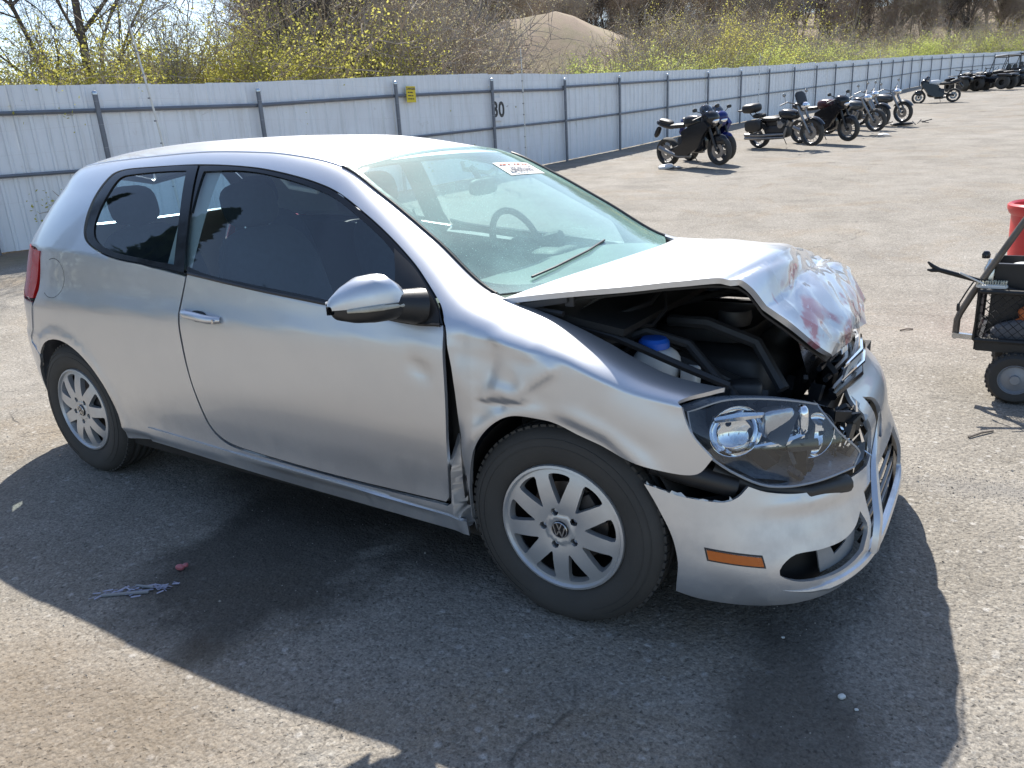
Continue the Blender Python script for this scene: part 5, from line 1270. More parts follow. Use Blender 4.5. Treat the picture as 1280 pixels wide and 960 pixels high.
sport('naked_motorcycle', 'black and dark red motorcycle parked beside the chrome cruiser', MT['bikeblack'], MT['bikered'], x=-4.05, y=20.35, rz=-.48, lean=.10, screen=False, s=1.08)
b4 = cruiser('wrecked_motorcycle', 'wrecked touring motorcycle with white front mudguard bent to the ground', MT['bikegrey'], -3.95, 23.6, -.45, topcase=False, wreck=True, lean=.25)
for ch in b4.children:
    if ch.name.startswith('front_mudguard'): ch.data.materials[0] = MT['bikewhite']; ch.location = (.10, -.1, -.22); ch.rotation_euler = (.2, .35, .2)
b5 = cruiser('wrecked_motorcycle', 'stripped chrome motorcycle standing at the end of the row', MT['bikegrey'], -3.6, 27.0, -.5, topcase=False, wreck=True, lean=.15)
cruiser('wrecked_motorcycle', 'black cruiser motorcycle squeezed between the two wrecked ones', MT['bikeblack'], -4.1, 25.4, -.45, topcase=False, wreck=True)
m = MB(); m.smooth = True; rr = random.Random(4)
for k in range(14):
    a = Vector((rr.uniform(-.8, .8), rr.uniform(-.3, .3), rr.uniform(.02, .12))); m.tube([a, a+Vector((rr.uniform(-.3, .3), rr.uniform(-.3, .3), rr.uniform(-.02, .14)))], .015, 5)
m.rbox((0, 0, .06), (.7, .3, .10), RZ(.4), 3, 6)
o = m.build('broken_parts', MT['dark_metal']); o.location = (-2.25, 26.4, gz(-2.25, 26.4)); tag(o, 'heap of broken dark motorcycle parts lying past the row', 'debris', kind='stuff')
sport('sports_motorcycle', 'white and black sports motorcycle standing alone and facing left', MT['bikeblack'], MT['bikewhite'], x=-1.75, y=40.2, rz=math.pi+.10, lean=.08, s=1.02, tail=MT['bikeblack'])
# loose side cover lying by the first motorcycle
m = MB(); m.smooth = True; m.rbox((0, 0, .05), (.34, .22, .09), RX(.3) @ RZ(.3), 2.6, 8); m.rbox((.22, .08, .03), (.22, .12, .04), RZ(-.4), 2.5, 6); o = m.build('loose_fairing', MT['bikewhite']); o.location = (-5.47, 13.95, gz(-5.47, 13.95)); tag(o, 'pale broken fairing piece on the ground by the nearest motorcycle', 'debris')
def atv(label, x, y, rz, s=1, col=None):
    col = col or MT['bikeblack']; root = empty('quad_bike', (x, y, gz(x, y)), rz, label, 'quad bike', 'quad bikes at the end of the yard'); root.scale = (s, s, s)
    for wx in (-.60, .60):
        for q in (-1, 1):
            m = MB(); m.smooth = True; m.lathe([(.13, -.11), (.26, -.13), (.31, -.09), (.32, 0), (.31, .09), (.26, .13), (.13, .11)], 20, (wx, q*.42, .32)); w_ = m.build('tyre', MT['rubber'], root)
            m = MB(); m.smooth = True; m.lathe([(0, -.03), (.12, -.05), (.14, -.10)], 16, (wx, q*.42, .32)); m.build('rim', MT['dark_metal'], w_)
            m = MB(); m.smooth = True; m.rbox((wx+(.04 if wx > 0 else -.04), q*.42, .66), (.66, .34, .14), RY(.1 if wx > 0 else -.1), 3, 8); m.build('mudguard', col, root)
    m = MB(); m.smooth = True; m.rbox((0, 0, .50), (1.3, .34, .32), None, 4, 8); m.rbox((.30, 0, .78), (.42, .30, .22), None, 3, 8); m.build('body', col, root)
    m = MB(); m.smooth = True; m.rbox((-.22, 0, .84), (.66, .30, .16), None, 3, 8); m.build('seat', MT['vinyl'], root)
    for cx in (.72, -.78):
        m = MB(); m.smooth = True
        for t in np.linspace(-.3, .3, 6): m.tube([(cx-.22, t, .82), (cx+.22, t, .82)], .012, 5)
        m.tube([(cx-.22, -.32, .82), (cx-.22, .32, .82), (cx+.22, .32, .82), (cx+.22, -.32, .82)], .014, 5, closed=True); m.build('rack', MT['bikesteel'], root)
    m = MB(); m.smooth = True; m.tube([(.28, -.38, 1.08), (.40, -.15, 1.06), (.40, .15, 1.06), (.28, .38, 1.08)], .016, 6); m.tube([(.40, 0, 1.06), (.52, 0, .80)], .025, 6); m.build('handlebar', MT['dark_metal'], root)
    m = MB(); m.smooth = True; m.rbox((.98, 0, .66), (.10, .46, .10), None, 3, 6); m.build('headlight', MT['white_plastic'], root)
    return root
atv('black quad bike seen end on at the far end of the row, nearest the fence', -2.0, 51.6, 2.2, 1.10)
atv('dark quad bike with pale racks standing before the roofed buggies', -.55, 51.9, 2.75, 1.15)
atv('dark quad bike at the right edge, in front of the right-hand buggy', 1.1, 56.0, 2.9, 1.15, MT['bikegrey'])
atv('low quad bike half hidden behind the first quad bike', -1.5, 53.8, 2.5, 1.05)
def buggy(label, x, y, rz, roof):
    root = empty('roofed_buggy', (x, y, gz(x, y)), rz, label, 'buggy', 'roofed buggies at the far end')
    for wx in (-.95, .95):
        for q in (-1, 1):
            m = MB(); m.smooth = True; m.lathe([(.15, -.12), (.29, -.13), (.33, -.08), (.33, .08), (.29, .13), (.15, .12)], 20, (wx, q*.62, .33)); w_ = m.build('tyre', MT['rubber'], root)
            m = MB(); m.smooth = True; m.lathe([(0, -.04), (.15, -.06)], 14, (wx, q*.62, .33)); m.build('rim', MT['bikesteel'], w_)
    m = MB(); m.smooth = True; m.rbox((.85, 0, .75), (.85, 1.2, .40), None, 4, 8); m.build('bonnet', MT['bikegrey'], root)
    m = MB(); m.smooth = False; m.box((0, 0, .42), (2.2, 1.0, .16), None, .03); m.box((-.95, 0, .85), (.95, 1.25, .28), None, .03); m.build('bed', MT['bikeblack'], root)
    m = MB(); m.smooth = True
    for q in (-1, 1): m.tube([(.62, q*.6, .80), (.30, q*.58, 1.72), (-.50, q*.58, 1.76), (-.60, q*.6, .80)], .025, 6)
    m.tube([(.30, -.58, 1.72), (.30, .58, 1.72)], .025, 6); m.tube([(-.5, -.58, 1.76), (-.5, .58, 1.76)], .025, 6); m.build('roll_cage', MT['dark_metal'], root)
    m = MB(); m.smooth = True; m.rbox((-.1, 0, 1.80), (1.05, 1.30, .09), None, 5, 8); m.build('roof', roof, root)
    for q in (-1, 1):
        m = MB(); m.smooth = True; m.rbox((-.20, q*.30, .68), (.5, .46, .16), None, 3, 6); m.rbox((-.42, q*.30, 1.0), (.14, .44, .55), RY(-.15), 3, 6); m.build('seat', MT['vinyl'], root)
    m = MB(); m.smooth = True; m.tube([Vector((.32, .30, 1.05))+RY(-.6) @ Vector((0, .15*math.cos(a), .15*math.sin(a))) for a in np.linspace(0, 6.28, 16, endpoint=False)], .014, 5, closed=True); m.build('steering_wheel', MT['vinyl'], root)
    return root
buggy('roofed off-road buggy with a pale canopy behind the quad bikes', -.2, 57.5, 2.6, MT['bikewhite'])
buggy('second roofed buggy cut by the right edge of the yard', 2.0, 61.0, 2.7, MT['bikewhite'])
buggy('far roofed buggy partly behind the first canopy', .4, 65.5, 2.6, MT['bikegrey'])

# ================================================================ TREES AND BUSHES
def bark(name, c): return vary(mat(name, c, .9), 3, .35, bump=.5, bscale=30)
BK = bark('hazy_grey_bark', (.34, .30, .26)); BK2 = bark('hazy_brown_bark', (.38, .31, .25)); BKD = bark('dark_bark', (.12, .10, .085)); BKP = bark('pale_bark', (.33, .30, .25))  # grey and brown bark lightened: distance haze is put into the colour
def leafmat(name, c1, c2, tr=.35):
    m = bpy.data.materials.new(name); m.use_nodes = True; m.node_tree.nodes.clear(); out = N(m, 'ShaderNodeOutputMaterial')
    d = N(m, 'ShaderNodeBsdfDiffuse'); t = N(m, 'ShaderNodeBsdfTranslucent'); x = N(m, 'ShaderNodeMixShader'); x.inputs[0].default_value = tr
    v = coords(m); r = ramp(m, noise(m, 1.4, 5, .8, v), [(.35, c1), (.65, c2)]); L(m, r, d.inputs[0]); L(m, r, t.inputs[0])
    L(m, d.outputs[0], x.inputs[1]); L(m, t.outputs[0], x.inputs[2]); L(m, x.outputs[0], out.inputs[0]); return m
LYEL = leafmat('yellow_green_leaf', (.45, .42, .10), (.64, .61, .15), .55); LGRN = leafmat('spring_green_leaf', (.38, .45, .13), (.58, .62, .19), .55)
LOLV = leafmat('olive_bud', (.40, .36, .20), (.50, .46, .27), .45); LDRK = leafmat('evergreen_leaf', (.018, .035, .016), (.035, .055, .022), .15); LBRN = leafmat('dry_leaf', (.36, .31, .21), (.46, .42, .27), .45)
def rnd_dir(rr, d, spread):
    t = Vector((rr.gauss(0, 1), rr.gauss(0, 1), rr.gauss(0, 1))); return (d+t*spread).normalized()
def tube3(V, F, a, b, ra, rb, n=4):
    t = (b-a).normalized(); x = t.orthogonal().normalized(); y = t.cross(x); base = len(V)
    for (p, r) in ((a, ra), (b, rb)):
        for k in range(n): an = 2*math.pi*k/n; V.append(p+(x*math.cos(an)+y*math.sin(an))*r)
    for k in range(n): F.append((base+k, base+(k+1) % n, base+n+(k+1) % n, base+n+k))
def leafquad(V, F, p, s, rr):
    d = Vector((rr.gauss(0, 1), rr.gauss(0, 1), rr.gauss(0, .7))).normalized()*s; e = d.cross(Vector((rr.random()-.5, rr.random()-.5, rr.random()))).normalized()*s*.6
    b = len(V); V += [p-d*.5, p+e*.5, p+d*.5, p-e*.5]; F.append((b, b+1, b+2, b+3))
def tree_mesh(name, seed, H, r0, levels=5, kids=(3, 4), leaf=0, leafmat_=None, leafs=.06, forks=.35, lean=.1, up=.25, barkm=None, tw=.012, first=.35):
    rr = random.Random(seed); TV, TF, CV, CF, LV, LF = [], [], [], [], [], []
    tips = []
    def grow(p, d, l, r, lv):
        n = 4 if lv < 2 else 3; q = p; dd = d
        V, F = (TV, TF) if lv <= 1 else (CV, CF); sides = 7 if lv == 0 else (5 if lv == 1 else 3)
        for i in range(n):
            nd = rnd_dir(rr, dd, .10+.05*lv); nd = (nd+Vector((0, 0, up*.25))).normalized(); e = q+nd*(l/n); r1 = max(r*(1-.6*(i+1)/n), tw*.5)
            tube3(V, F, q, e, max(r*(1-.6*i/n), tw*.5), r1, sides)
            if lv < levels and (lv > 0 or (i+1)/n >= first):
                for c in range(rr.randint(*kids) if lv > 0 else 2):
                    cd = rnd_dir(rr, nd, forks+.12*lv); grow(e-nd*rr.random()*(l/n)*.8, cd, l*rr.uniform(.42, .66), r1*rr.uniform(.5, .7), lv+1)
            q, dd = e, nd
            if lv >= levels-1: tips.append(q)
        if lv == 0:
            for c in range(3): grow(q, rnd_dir(rr, dd, forks), l*rr.uniform(.45, .6), r*.4, 1)
    d0 = Vector((lean*rr.uniform(-1, 1), lean*rr.uniform(-1, 1), 1)).normalized()
    grow(Vector((0, 0, -.2)), d0, H*.55, r0, 0)
    for _ in range(leaf):
        p = rr.choice(tips)+Vector((rr.gauss(0, .12), rr.gauss(0, .12), rr.gauss(0, .12))); leafquad(LV, LF, p, leafs*rr.uniform(.6, 1.3), rr)
    def mk(nm, V, F, mats, mi=None):
        me = bpy.data.meshes.new(nm); me.from_pydata([tuple(v) for v in V], [], F)
        for m_ in mats: me.materials.append(m_)
        if mi: me.polygons.foreach_set('material_index', mi)
        me.update(); return me
    bm_ = barkm or BK
    cv = CV+LV; cf = CF+[tuple(len(CV)+i for i in f) for f in LF]
    return mk(name+'_trunk', TV, TF, [bm_]), mk(name+'_crown', cv, cf, [bm_, leafmat_ or LOLV], [0]*len(CF)+[1]*len(LF)), len(TF)+len(cf)
def bush_mesh(name, seed, w_, h_, nst, nleaf, leafm, leafs, barkm, dense=.5, arch_=.5):
    rr = random.Random(seed); TV, TF, LV, LF = [], [], [], []
    pts = []
    for s in range(nst):
        a = rr.random()*6.28; p = Vector((rr.gauss(0, w_*.12), rr.gauss(0, w_*.12), -.1)); d = Vector((math.cos(a)*rr.uniform(.1, arch_+.4), math.sin(a)*rr.uniform(.1, arch_+.4), 1)).normalized(); l = h_*rr.uniform(.6, 1.1); r = .018*h_/2
        n = 7
        for i in range(n):
            d = (rnd_dir(rr, d, .16)+Vector((math.cos(a), math.sin(a), -.2))*.10*arch_).normalized(); e = p+d*l/n; tube3(TV, TF, p, e, r*(1-i/n*.8), r*(1-(i+1)/n*.8), 3)
            if i > 0:
                for c in range(3):
                    cd = rnd_dir(rr, d, .65); q = e; 
                    for j in range(2):
                        e2 = q+cd*l*.11; tube3(TV, TF, q, e2, r*.3, r*.15, 3); q = e2; cd = rnd_dir(rr, cd, .4); pts.append(q)
            pts.append(e); p = e
    for _ in range(nleaf):
        p = rr.choice(pts)+Vector((rr.gauss(0, .10), rr.gauss(0, .10), rr.gauss(0, .10)))*h_*.35; leafquad(LV, LF, p, leafs*rr.uniform(.5, 1.4), rr)
    def mk(nm, V, F, m_):
        me = bpy.data.meshes.new(nm); me.from_pydata([tuple(v) for v in V], [], F); me.materials.append(m_); me.update(); return me
    return mk(name+'_stem', TV, TF, barkm), mk(name+'_foliage', LV, LF, leafm)
def place(kind, parts, x, y, rz, s, label, cat, group, sz=None, z=None):
    o = empty(kind, (x, y, (gz(x, y) if z is None else z)-.05), rz, label, cat, group); o.scale = (s, s, sz or s)
    for nm, me in parts:
        c = bpy.data.objects.new(nm, me); COL.objects.link(c); c.parent = o
    return o
T = {}
tot = 0
for nm, a in dict(
    bareA=dict(seed=3, H=11, r0=.16, levels=4, kids=(2, 3), leaf=1500, leafs=.12),
    bareB=dict(seed=8, H=13, r0=.18, levels=4, kids=(2, 3), leaf=1200, leafs=.12, barkm=BK2, forks=.28),
    bareC=dict(seed=15, H=10, r0=.13, levels=4, kids=(2, 3), leaf=2200, leafs=.12, forks=.42, barkm=BK2),
    bareD=dict(seed=23, H=12, r0=.20, levels=4, kids=(2, 3), leaf=0, forks=.33, barkm=BKD),
    big=dict(seed=31, H=10.5, r0=.125, levels=4, kids=(2, 2), leaf=60, leafs=.05, forks=.40, first=.5, barkm=BKD, tw=.008),
    big2=dict(seed=44, H=9, r0=.10, levels=4, kids=(2, 2), leaf=120, leafs=.05, forks=.5, lean=.35, first=.4, barkm=BKD, tw=.008),
    pale=dict(seed=52, H=6.0, r0=.07, levels=4, kids=(2, 2), leaf=900, leafs=.06, leafmat_=LYEL, forks=.45, barkm=BKP, tw=.008, lean=.3)).items():
    t_, c_, n_ = tree_mesh('tree', **a); T[nm] = [('trunk', t_), ('crown', c_)]; tot += n_
def bsh(nm, *a, **k): s_, f_ = bush_mesh('bush', *a, **k); T[nm] = [('stem', s_), ('foliage', f_)]
bsh('yellowA', 61, 3, 2.8, 34, 17000, LYEL, .050, BK2); bsh('yellowB', 62, 3.4, 3.3, 36, 17000, LYEL, .052, BK2, arch_=.8)
bsh('greenA', 63, 3, 2.6, 34, 12000, LGRN, .075, BK2); bsh('greenB', 64, 3.4, 2.1, 34, 12000, LGRN, .075, BK2, arch_=.9)
bsh('twigA', 65, 3, 4.2, 60, 9000, LOLV, .05, BK, arch_=.25); bsh('twigB', 66, 3, 4.8, 60, 8000, LBRN, .05, BK2, arch_=.3); bsh('twigC', 67, 3.2, 3.8, 60, 6000, LYEL, .05, BK, arch_=.4)
def cedar():
    rr = random.Random(5); V, F = [], []
    for i in range(2600):
        z = rr.random()**.8*3.0; r = (.62*(1-z/3.2))*rr.uniform(.4, 1.05); a = rr.random()*6.28; leafquad(V, F, Vector((r*math.cos(a), r*math.sin(a), z)), .14, rr)
    me = bpy.data.meshes.new('cedar_foliage'); me.from_pydata([tuple(v) for v in V], [], F); me.materials.append(LDRK)
    TV, TF = [], []; tube3(TV, TF, Vector((0, 0, 0)), Vector((0, 0, 2.6)), .06, .01, 5); mt = bpy.data.meshes.new('cedar_trunk'); mt.from_pydata([tuple(v) for v in TV], [], TF); mt.materials.append(BKD)
    return [('trunk', mt), ('crown', me)]
T['cedar'] = cedar()
rr = random.Random(77)
KX = lambda px: (px-640)/FPX
def _off_line(off):
    """points along the fence shifted outward by off metres"""
    out = []
    F = np.array([(x, y) for x, y, h in FENCE])
    for i in range(len(F)-1):
        d = F[i+1]-F[i]; d = d/np.linalg.norm(d); n = np.array([-d[1], d[0]])
        for t in np.linspace(0, 1, 8, endpoint=False): out.append(F[i]+(F[i+1]-F[i])*t+n*off)
    return np.array(out)
def depth_off(px, off):
    """depth at which that bearing meets the fence line shifted outward"""
    Q = _off_line(off)-CAM_P[:2]; d = Q@FH; l = Q@RH; e = np.abs(l/np.maximum(d, .5)-KX(px))+(d < 1)*9
    return float(d[np.argmin(e)])
COUNT = {}
def pl(kind, key, px, extra, s, label, cat, group, sz=None, depth=None):
    d = depth if depth else depth_off(px, extra); x, y = site(KX(px), d)
    return place(kind, T[key], x, y, rr.random()*6.28, s, label, cat, group, sz)
# near bushes with yellow-green leaf, left half
YL = 'yellow-green leafing bush just behind the left half of the fence'
for i in range(50):
    px = -60+i*10.6+rr.uniform(-6, 6); pl('bush', 'yellowA' if i % 2 else 'yellowB', px, rr.uniform(3.0, 4.8), rr.uniform(.82, .94)+(.08 if px > 260 else 0), YL, 'bush', 'yellow-green bushes behind the fence')
for i, (px, s) in enumerate(((355, 1.24), (322, 1.16), (388, 1.14), (292, 1.08))): pl('bush', 'yellowB', px, 4.2, s, 'tallest yellow-green bushes clumped behind the fence, left of the middle', 'bush', 'tall yellow-green bushes')
for i in range(9):
    px = 120+i*36+rr.uniform(-10, 10); pl('bush', ('twigA', 'twigC', 'twigB')[i % 3], px, rr.uniform(5, 8), rr.uniform(.48, .60), 'brown leafless thicket bush behind the yellow-green bushes', 'bush', 'leafless bushes at the left')
# the grey-brown thicket left of the mound
for i in range(32):
    px = 420+i*5.4+rr.uniform(-8, 8); pl('bush', ('twigA', 'twigB')[i % 2], px, rr.uniform(3.4, 8), rr.uniform(.75, 1.0), 'tall grey-brown leafless bush between the yellow bushes and the earth mound', 'bush', 'grey-brown thicket bushes')
for i in range(9):
    px = 636+i*13+rr.uniform(-4, 4); pl('bush', ('twigC', 'greenB', 'twigA')[i % 3], px, rr.uniform(1.8, 4), rr.uniform(.42, .58), 'low tangled bush in front of the earth mound', 'bush', 'low bushes before the mound')
# fresh green shrubs along the right half of the fence
for i in range(80):
    px = 735+i*6.3+rr.uniform(-6, 6); f = i/80; pl('bush', ('greenA', 'greenB', 'greenA', 'twigC')[i % 4], px, rr.uniform(2.8, 8), (.85+f*.35)*rr.uniform(.8, 1.15), 'spring green bush behind the right half of the fence', 'bush', 'green bushes behind the fence')
for i in range(22):
    px = 800+i*22+rr.uniform(-8, 8); pl('bush', ('twigB', 'twigA')[i % 2], px, rr.uniform(7, 11), rr.uniform(.8, 1.1), 'brown leafless bush at the foot of the wooded slope', 'bush', 'leafless bushes below the wood')
pl('bush', 'yellowB', 905, 5.5, 1.35, 'tall yellow flowering bush rising above the green ones', 'bush', None, 1.7)
pl('cedar', 'cedar', 740, 3.0, .62, 'small dark evergreen standing behind the fence by the mound', 'tree', None)
# single trees at the left
pl('bare_tree', 'big', 202, 4.0, .95, 'dark bare tree with a straight trunk, tallest at the left', 'tree', None)
pl('bare_tree', 'big2', 130, 4.5, .8, 'bare dark tree leaning over the left bushes', 'tree', None)
pl('bare_tree', 'pale', 15, 5, .7, 'bare tree with spreading twigs at the left edge', 'tree', None)
pl('bare_tree', 'pale', 262, 3.2, .70, 'small pale-barked tree with sparse yellow leaves behind the fence', 'tree', None)
pl('bare_tree', 'big', 412, 4.5, .85, 'dark forked bare tree rising from the thicket', 'tree', None)
pl('bare_tree', 'big2', 440, 5, .85, 'dark bare tree leaning right out of the thicket', 'tree', None)
# the wood behind: separate trees
WL_ = 'tall bare tree in the wood on the slope behind the fence'
for i in range(44):
    px = 400+i*7.2+rr.uniform(-6, 6); pl('bare_tree', ('bareA', 'bareB', 'bareC')[i % 3], px, 0, rr.uniform(.85, 1.15), 'bare tree in the grey thicket behind the middle of the fence', 'tree', 'bare trees behind the middle of the fence', depth=rr.uniform(34, 62) if px < 630 else rr.uniform(72, 95))
for i in range(120):
    px = 640+(i % 60)*11.2+rr.uniform(-8, 8); dd = rr.uniform(98, 128) if i < 60 else rr.uniform(128, 175)
    pl('bare_tree', ('bareA', 'bareB', 'bareD', 'bareC', 'bareB')[i % 5], px, 0, rr.uniform(1.15, 1.6), WL_, 'tree', 'bare trees of the wood', depth=dd)
for i in range(26):
    px = -40+i*18+rr.uniform(-8, 8); pl('bare_tree', ('bareA', 'bareC', 'bareB')[i % 3], px, 0, rr.uniform(.32, .44), 'distant bare tree in the low tree line at the left', 'tree', 'distant trees at the left', depth=rr.uniform(70, 110)) if px > 225 else None
# trees behind the photographer, seen only as reflections in the glass and paint
for i, (k, d, s) in enumerate(((-.9, -26, 1.1), (-.2, -30, 1.0), (.5, -24, .9), (1.1, -34, 1.1), (-1.8, -28, 1.1), (1.9, -30, 1.0))):
    x = CAM_P[0]+d*FH[0]+k*abs(d)*RH[0]; y = CAM_P[1]+d*FH[1]+k*abs(d)*RH[1]
    place('bare_tree', T['bareD'], x*1.3, y*1.3, i, s, 'bare tree on the far side of the yard, reflected in the car windows', 'tree', 'trees reflected in the windows', z=0)
for x, y, s, lb in ((-16.5, -8.5, 4.0, 'tall dark evergreen beyond the fence, mirrored in the door window'), (-15.5, -11.5, 3.3, 'shorter evergreen beyond the fence, mirrored low in the door window'), (-18, -5.0, 3.6, 'evergreen beyond the fence, mirrored in the rear side window')):
    place('evergreen_tree', T['cedar'], x, y, 1, s, lb, 'tree', None, z=0)

# ================================================================ GARDEN CART AND ITS LOAD
CO = Vector((1.135, 1.87, 0)); CA = -.03          # cart runs away to the right of the photo
cart = empty('utility_cart', CO, CA, 'black steel mesh garden cart with pneumatic wheels, holding tools at the right edge', 'cart')
STL = vary(mat('black_cart_steel', (.022, .022, .022), .5, .2), 14, .4, bump=.2); HND = vary(mat('worn_handle_steel', (.13, .115, .10), .45, .5), 14, .4, bump=.2)
m = MB(); m.smooth = False
W_ = .50
m.box((.36, 0, .285), (1.10, .028, .055)); m.box((.36, W_, .285), (1.10, .028, .055)); m.box((-.185, W_/2, .285), (.03, W_, .055)); m.box((.90, W_/2, .285), (.03, W_, .055)); m.box((.36, W_/2, .268), (1.08, W_, .012))
m.build('deck', STL, cart)
for (x0, y0, x1, y1, n) in ((-.20, -.012, .92, -.012, 34), (-.20, W_+.01, .92, W_+.01, 34), (-.20, 0, -.20, W_, 15), (.92, 0, .92, W_, 15)):
    A = Vector((x0, y0, 0)); B = Vector((x1, y1, 0)); l = (B-A).length; D = (B-A)/l; z0, z1 = .315, .565; h = z1-z0
    m = MB(); m.smooth = True; m.tube([A+Vector((0, 0, z0)), A+Vector((0, 0, z1)), B+Vector((0, 0, z1)), B+Vector((0, 0, z0))], .013, 8, closed=True); fr_ = m.build('side_panel', STL, cart)
    m = MB(); st_ = .042; k = int((l+h)/st_)+1
    for i in range(k):                                       # expanded diamond mesh
        s = i*st_
        for sg_ in (1, -1):
            a0, b0 = (s-h, 0), (s, h)
            if a0[0] < 0: a0 = (0, -(s-h)) if True else a0
            if b0[0] > l: b0 = (l, h-(s-l))
            if a0[1] >= h or b0[1] <= 0 or a0[0] > l: continue
            if sg_ < 0: a0, b0 = (l-a0[0], a0[1]), (l-b0[0], b0[1])
            m.tube([A+D*a0[0]+Vector((0, 0, z0+a0[1])), A+D*b0[0]+Vector((0, 0, z0+b0[1]))], .0018, 3, cap=False)
    m.build('wire_mesh', STL, fr_)['kind'] = 'stuff'
for (wx, wy) in ((0, -.02), (0, W_+.02), (.72, -.02), (.72, W_+.02)):
    m = MB(); m.smooth = True; m.lathe([(.070, -.035), (.085, -.042), (.112, -.040), (.127, -.022), (.131, 0), (.127, .022), (.112, .040), (.07, .035)], 36, (wx, wy, .131)); w_ = m.build('wheel', MT['rubber'], cart)
    m = MB(); 
    for k in range(30):
        a = 2*math.pi*k/30; R = Matrix.Rotation(-a, 3, 'Y'); m.box(Vector((wx, wy, .131))+R @ Vector((.1295, 0, 0)), (.006, .05, .012), R)
    m.build('tread', MT['rubber'], w_)['kind'] = 'stuff'
    m = MB(); m.smooth = True; m.lathe([(.0, -.045), (.022, -.045), (.024, -.03), (.040, -.026), (.062, -.022), (.070, -.034), (.074, -.040), (.078, -.036)], 30, (wx, wy, .131)); m.build('hub', vary(mat('grey_hub', (.26, .28, .31), .45, .3), 20, .2), w_)
m = MB(); m.smooth = True
m.box((0, W_/2, .131), (.03, W_, .03)); m.box((.72, W_/2, .131), (.03, W_, .03)); m.tube([(0, .06, .131), (.02, .06, .26)], .014, 6); m.tube([(0, W_-.06, .131), (.02, W_-.06, .26)], .014, 6); m.tube([(.72, .06, .131), (.70, .06, .26)], .014, 6); m.build('axle', STL, cart)
m = MB(); m.smooth = True; m.box((-.24, .05, .312), (.10, .030, .026), RY(.05)); m.lathe([(0, -.025), (.016, -.025), (.016, .025), (0, .025)], 12, (-.290, .05, .315)); m.build('tow_bar', MT['steel'], cart)
m = MB(); m.smooth = True; m.tube([(-.290, .05, .325), (-.290, .05, .40), (-.280, .05, .435), (-.235, .05, .54), (-.06, .05, .90), (.0, .05, 1.02)], .0165, 12); m.tube([(.0, -.06, 1.02), (.0, .16, 1.02)], .014, 10); m.build('handle', HND, cart)
def inC(x, y, z): v = RZ(CA) @ Vector((x, y, z)); return CO+v
def cobj(m, name, mt, label, cat, parent=None):
    o = m.build(name, mt); o.location = CO; o.rotation_euler = (0, 0, CA); tag(o, label, cat); return o
# black tote with odds and ends
m = MB(); m.smooth = False
for (c, d) in (((.10, .09, .505), (.50, .012, .36)), ((.10, .42, .505), (.50, .012, .36)), ((-.15, .255, .505), (.012, .32, .36)), ((.35, .255, .505), (.012, .32, .36)), ((.10, .255, .35), (.50, .32, .012))): m.box(c, d)
m.box((.10, .085, .685), (.53, .03, .016)); m.box((-.155, .255, .685), (.03, .36, .016))
cobj(m, 'tote_box', vary(mat('tote_plastic', (.016, .016, .018), .4), 12, .3), 'open black plastic tote standing high in the cart', 'box')
m = MB(); m.smooth = True; m.rbox((-.03, .17, .635), (.16, .13, .11), None, 2.3, 10); cobj(m, 'white_ball', MT['white_plastic'], 'round white ball on top of the things in the black tote', 'ball')
m = MB(); m.smooth = True; m.rbox((.09, .16, .635), (.12, .10, .08), RZ(.4), 3, 8); cobj(m, 'blue_rag', MT['blue_plastic'], 'crumpled blue cloth beside the white ball in the tote', 'cloth')
m = MB(); m.smooth = True; m.rbox((.20, .20, .63), (.12, .16, .10), RZ(.2), 3, 8); cobj(m, 'red_can', vary(mat('red_can_paint', (.42, .03, .03), .35), 20, .2), 'small dull red can next to the blue cloth', 'can')
# rusty and orange tools below, behind the mesh
rr = random.Random(12); OR = vary(mat('orange_plastic', (.50, .13, .03), .5), 20, .25); RST = vary(mat('rusty_iron', (.20, .075, .04), .8), 30, .4)
for k, (x, y, z, s, mt, lb, ct) in enumerate(((.02, .045, .44, .075, OR, 'orange tool handle behind the cart mesh, left of the two', 'tool'), (.10, .05, .40, .07, OR, 'orange tool body lower down behind the cart mesh', 'tool'), (.16, .05, .46, .08, RST, 'rusty iron block behind the cart mesh', 'metal part'), (.05, .06, .35, .07, RST, 'rusty bracket lying on the cart deck', 'metal part'))):
    m = MB(); m.smooth = True; m.rbox((x, y, z), (s*1.5, s*.6, s), Euler((0, rr.random()*2, .2)).to_matrix(), 3, 8); m.tube([(x-.05, y, z-.03), (x+.06, y+.01, z+.04)], .012, 6); cobj(m, 'tool' if ct == 'tool' else 'iron_part', mt, lb, ct)
m = MB(); m.smooth = True; m.rbox((-.02, .045, .36), (.24, .07, .12), RY(-.3), 3, 8); m.rbox((.20, .045, .36), (.24, .07, .10), RY(.2), 3, 8); cobj(m, 'grey_tarp', vary(mat('grey_tarp', (.12, .125, .14), .7), 12, .4, bump=.6, bscale=30), 'dark grey tarp bundled on the floor of the cart', 'tarp')
# brush with white bristles on the front rail
m = MB(); m.smooth = True; m.rbox((-.155, .03, .585), (.14, .06, .022), None, 4, 8); br = cobj(m, 'scrub_brush', MT['white_plastic'], 'white bristle brush resting on the front rail of the cart', 'brush')
m = MB()
for k in range(60): x = -.215+.12*(k % 12)/11; y = .008+.045*(k//12)/4; m.tube([(x, y, .59), (x+rr.uniform(-.004, .004), y+rr.uniform(-.004, .004), .612)], .003, 3)
m.build('bristles', vary(mat('bristle', (.62, .60, .48), .8), 30, .2), br)['kind'] = 'stuff'
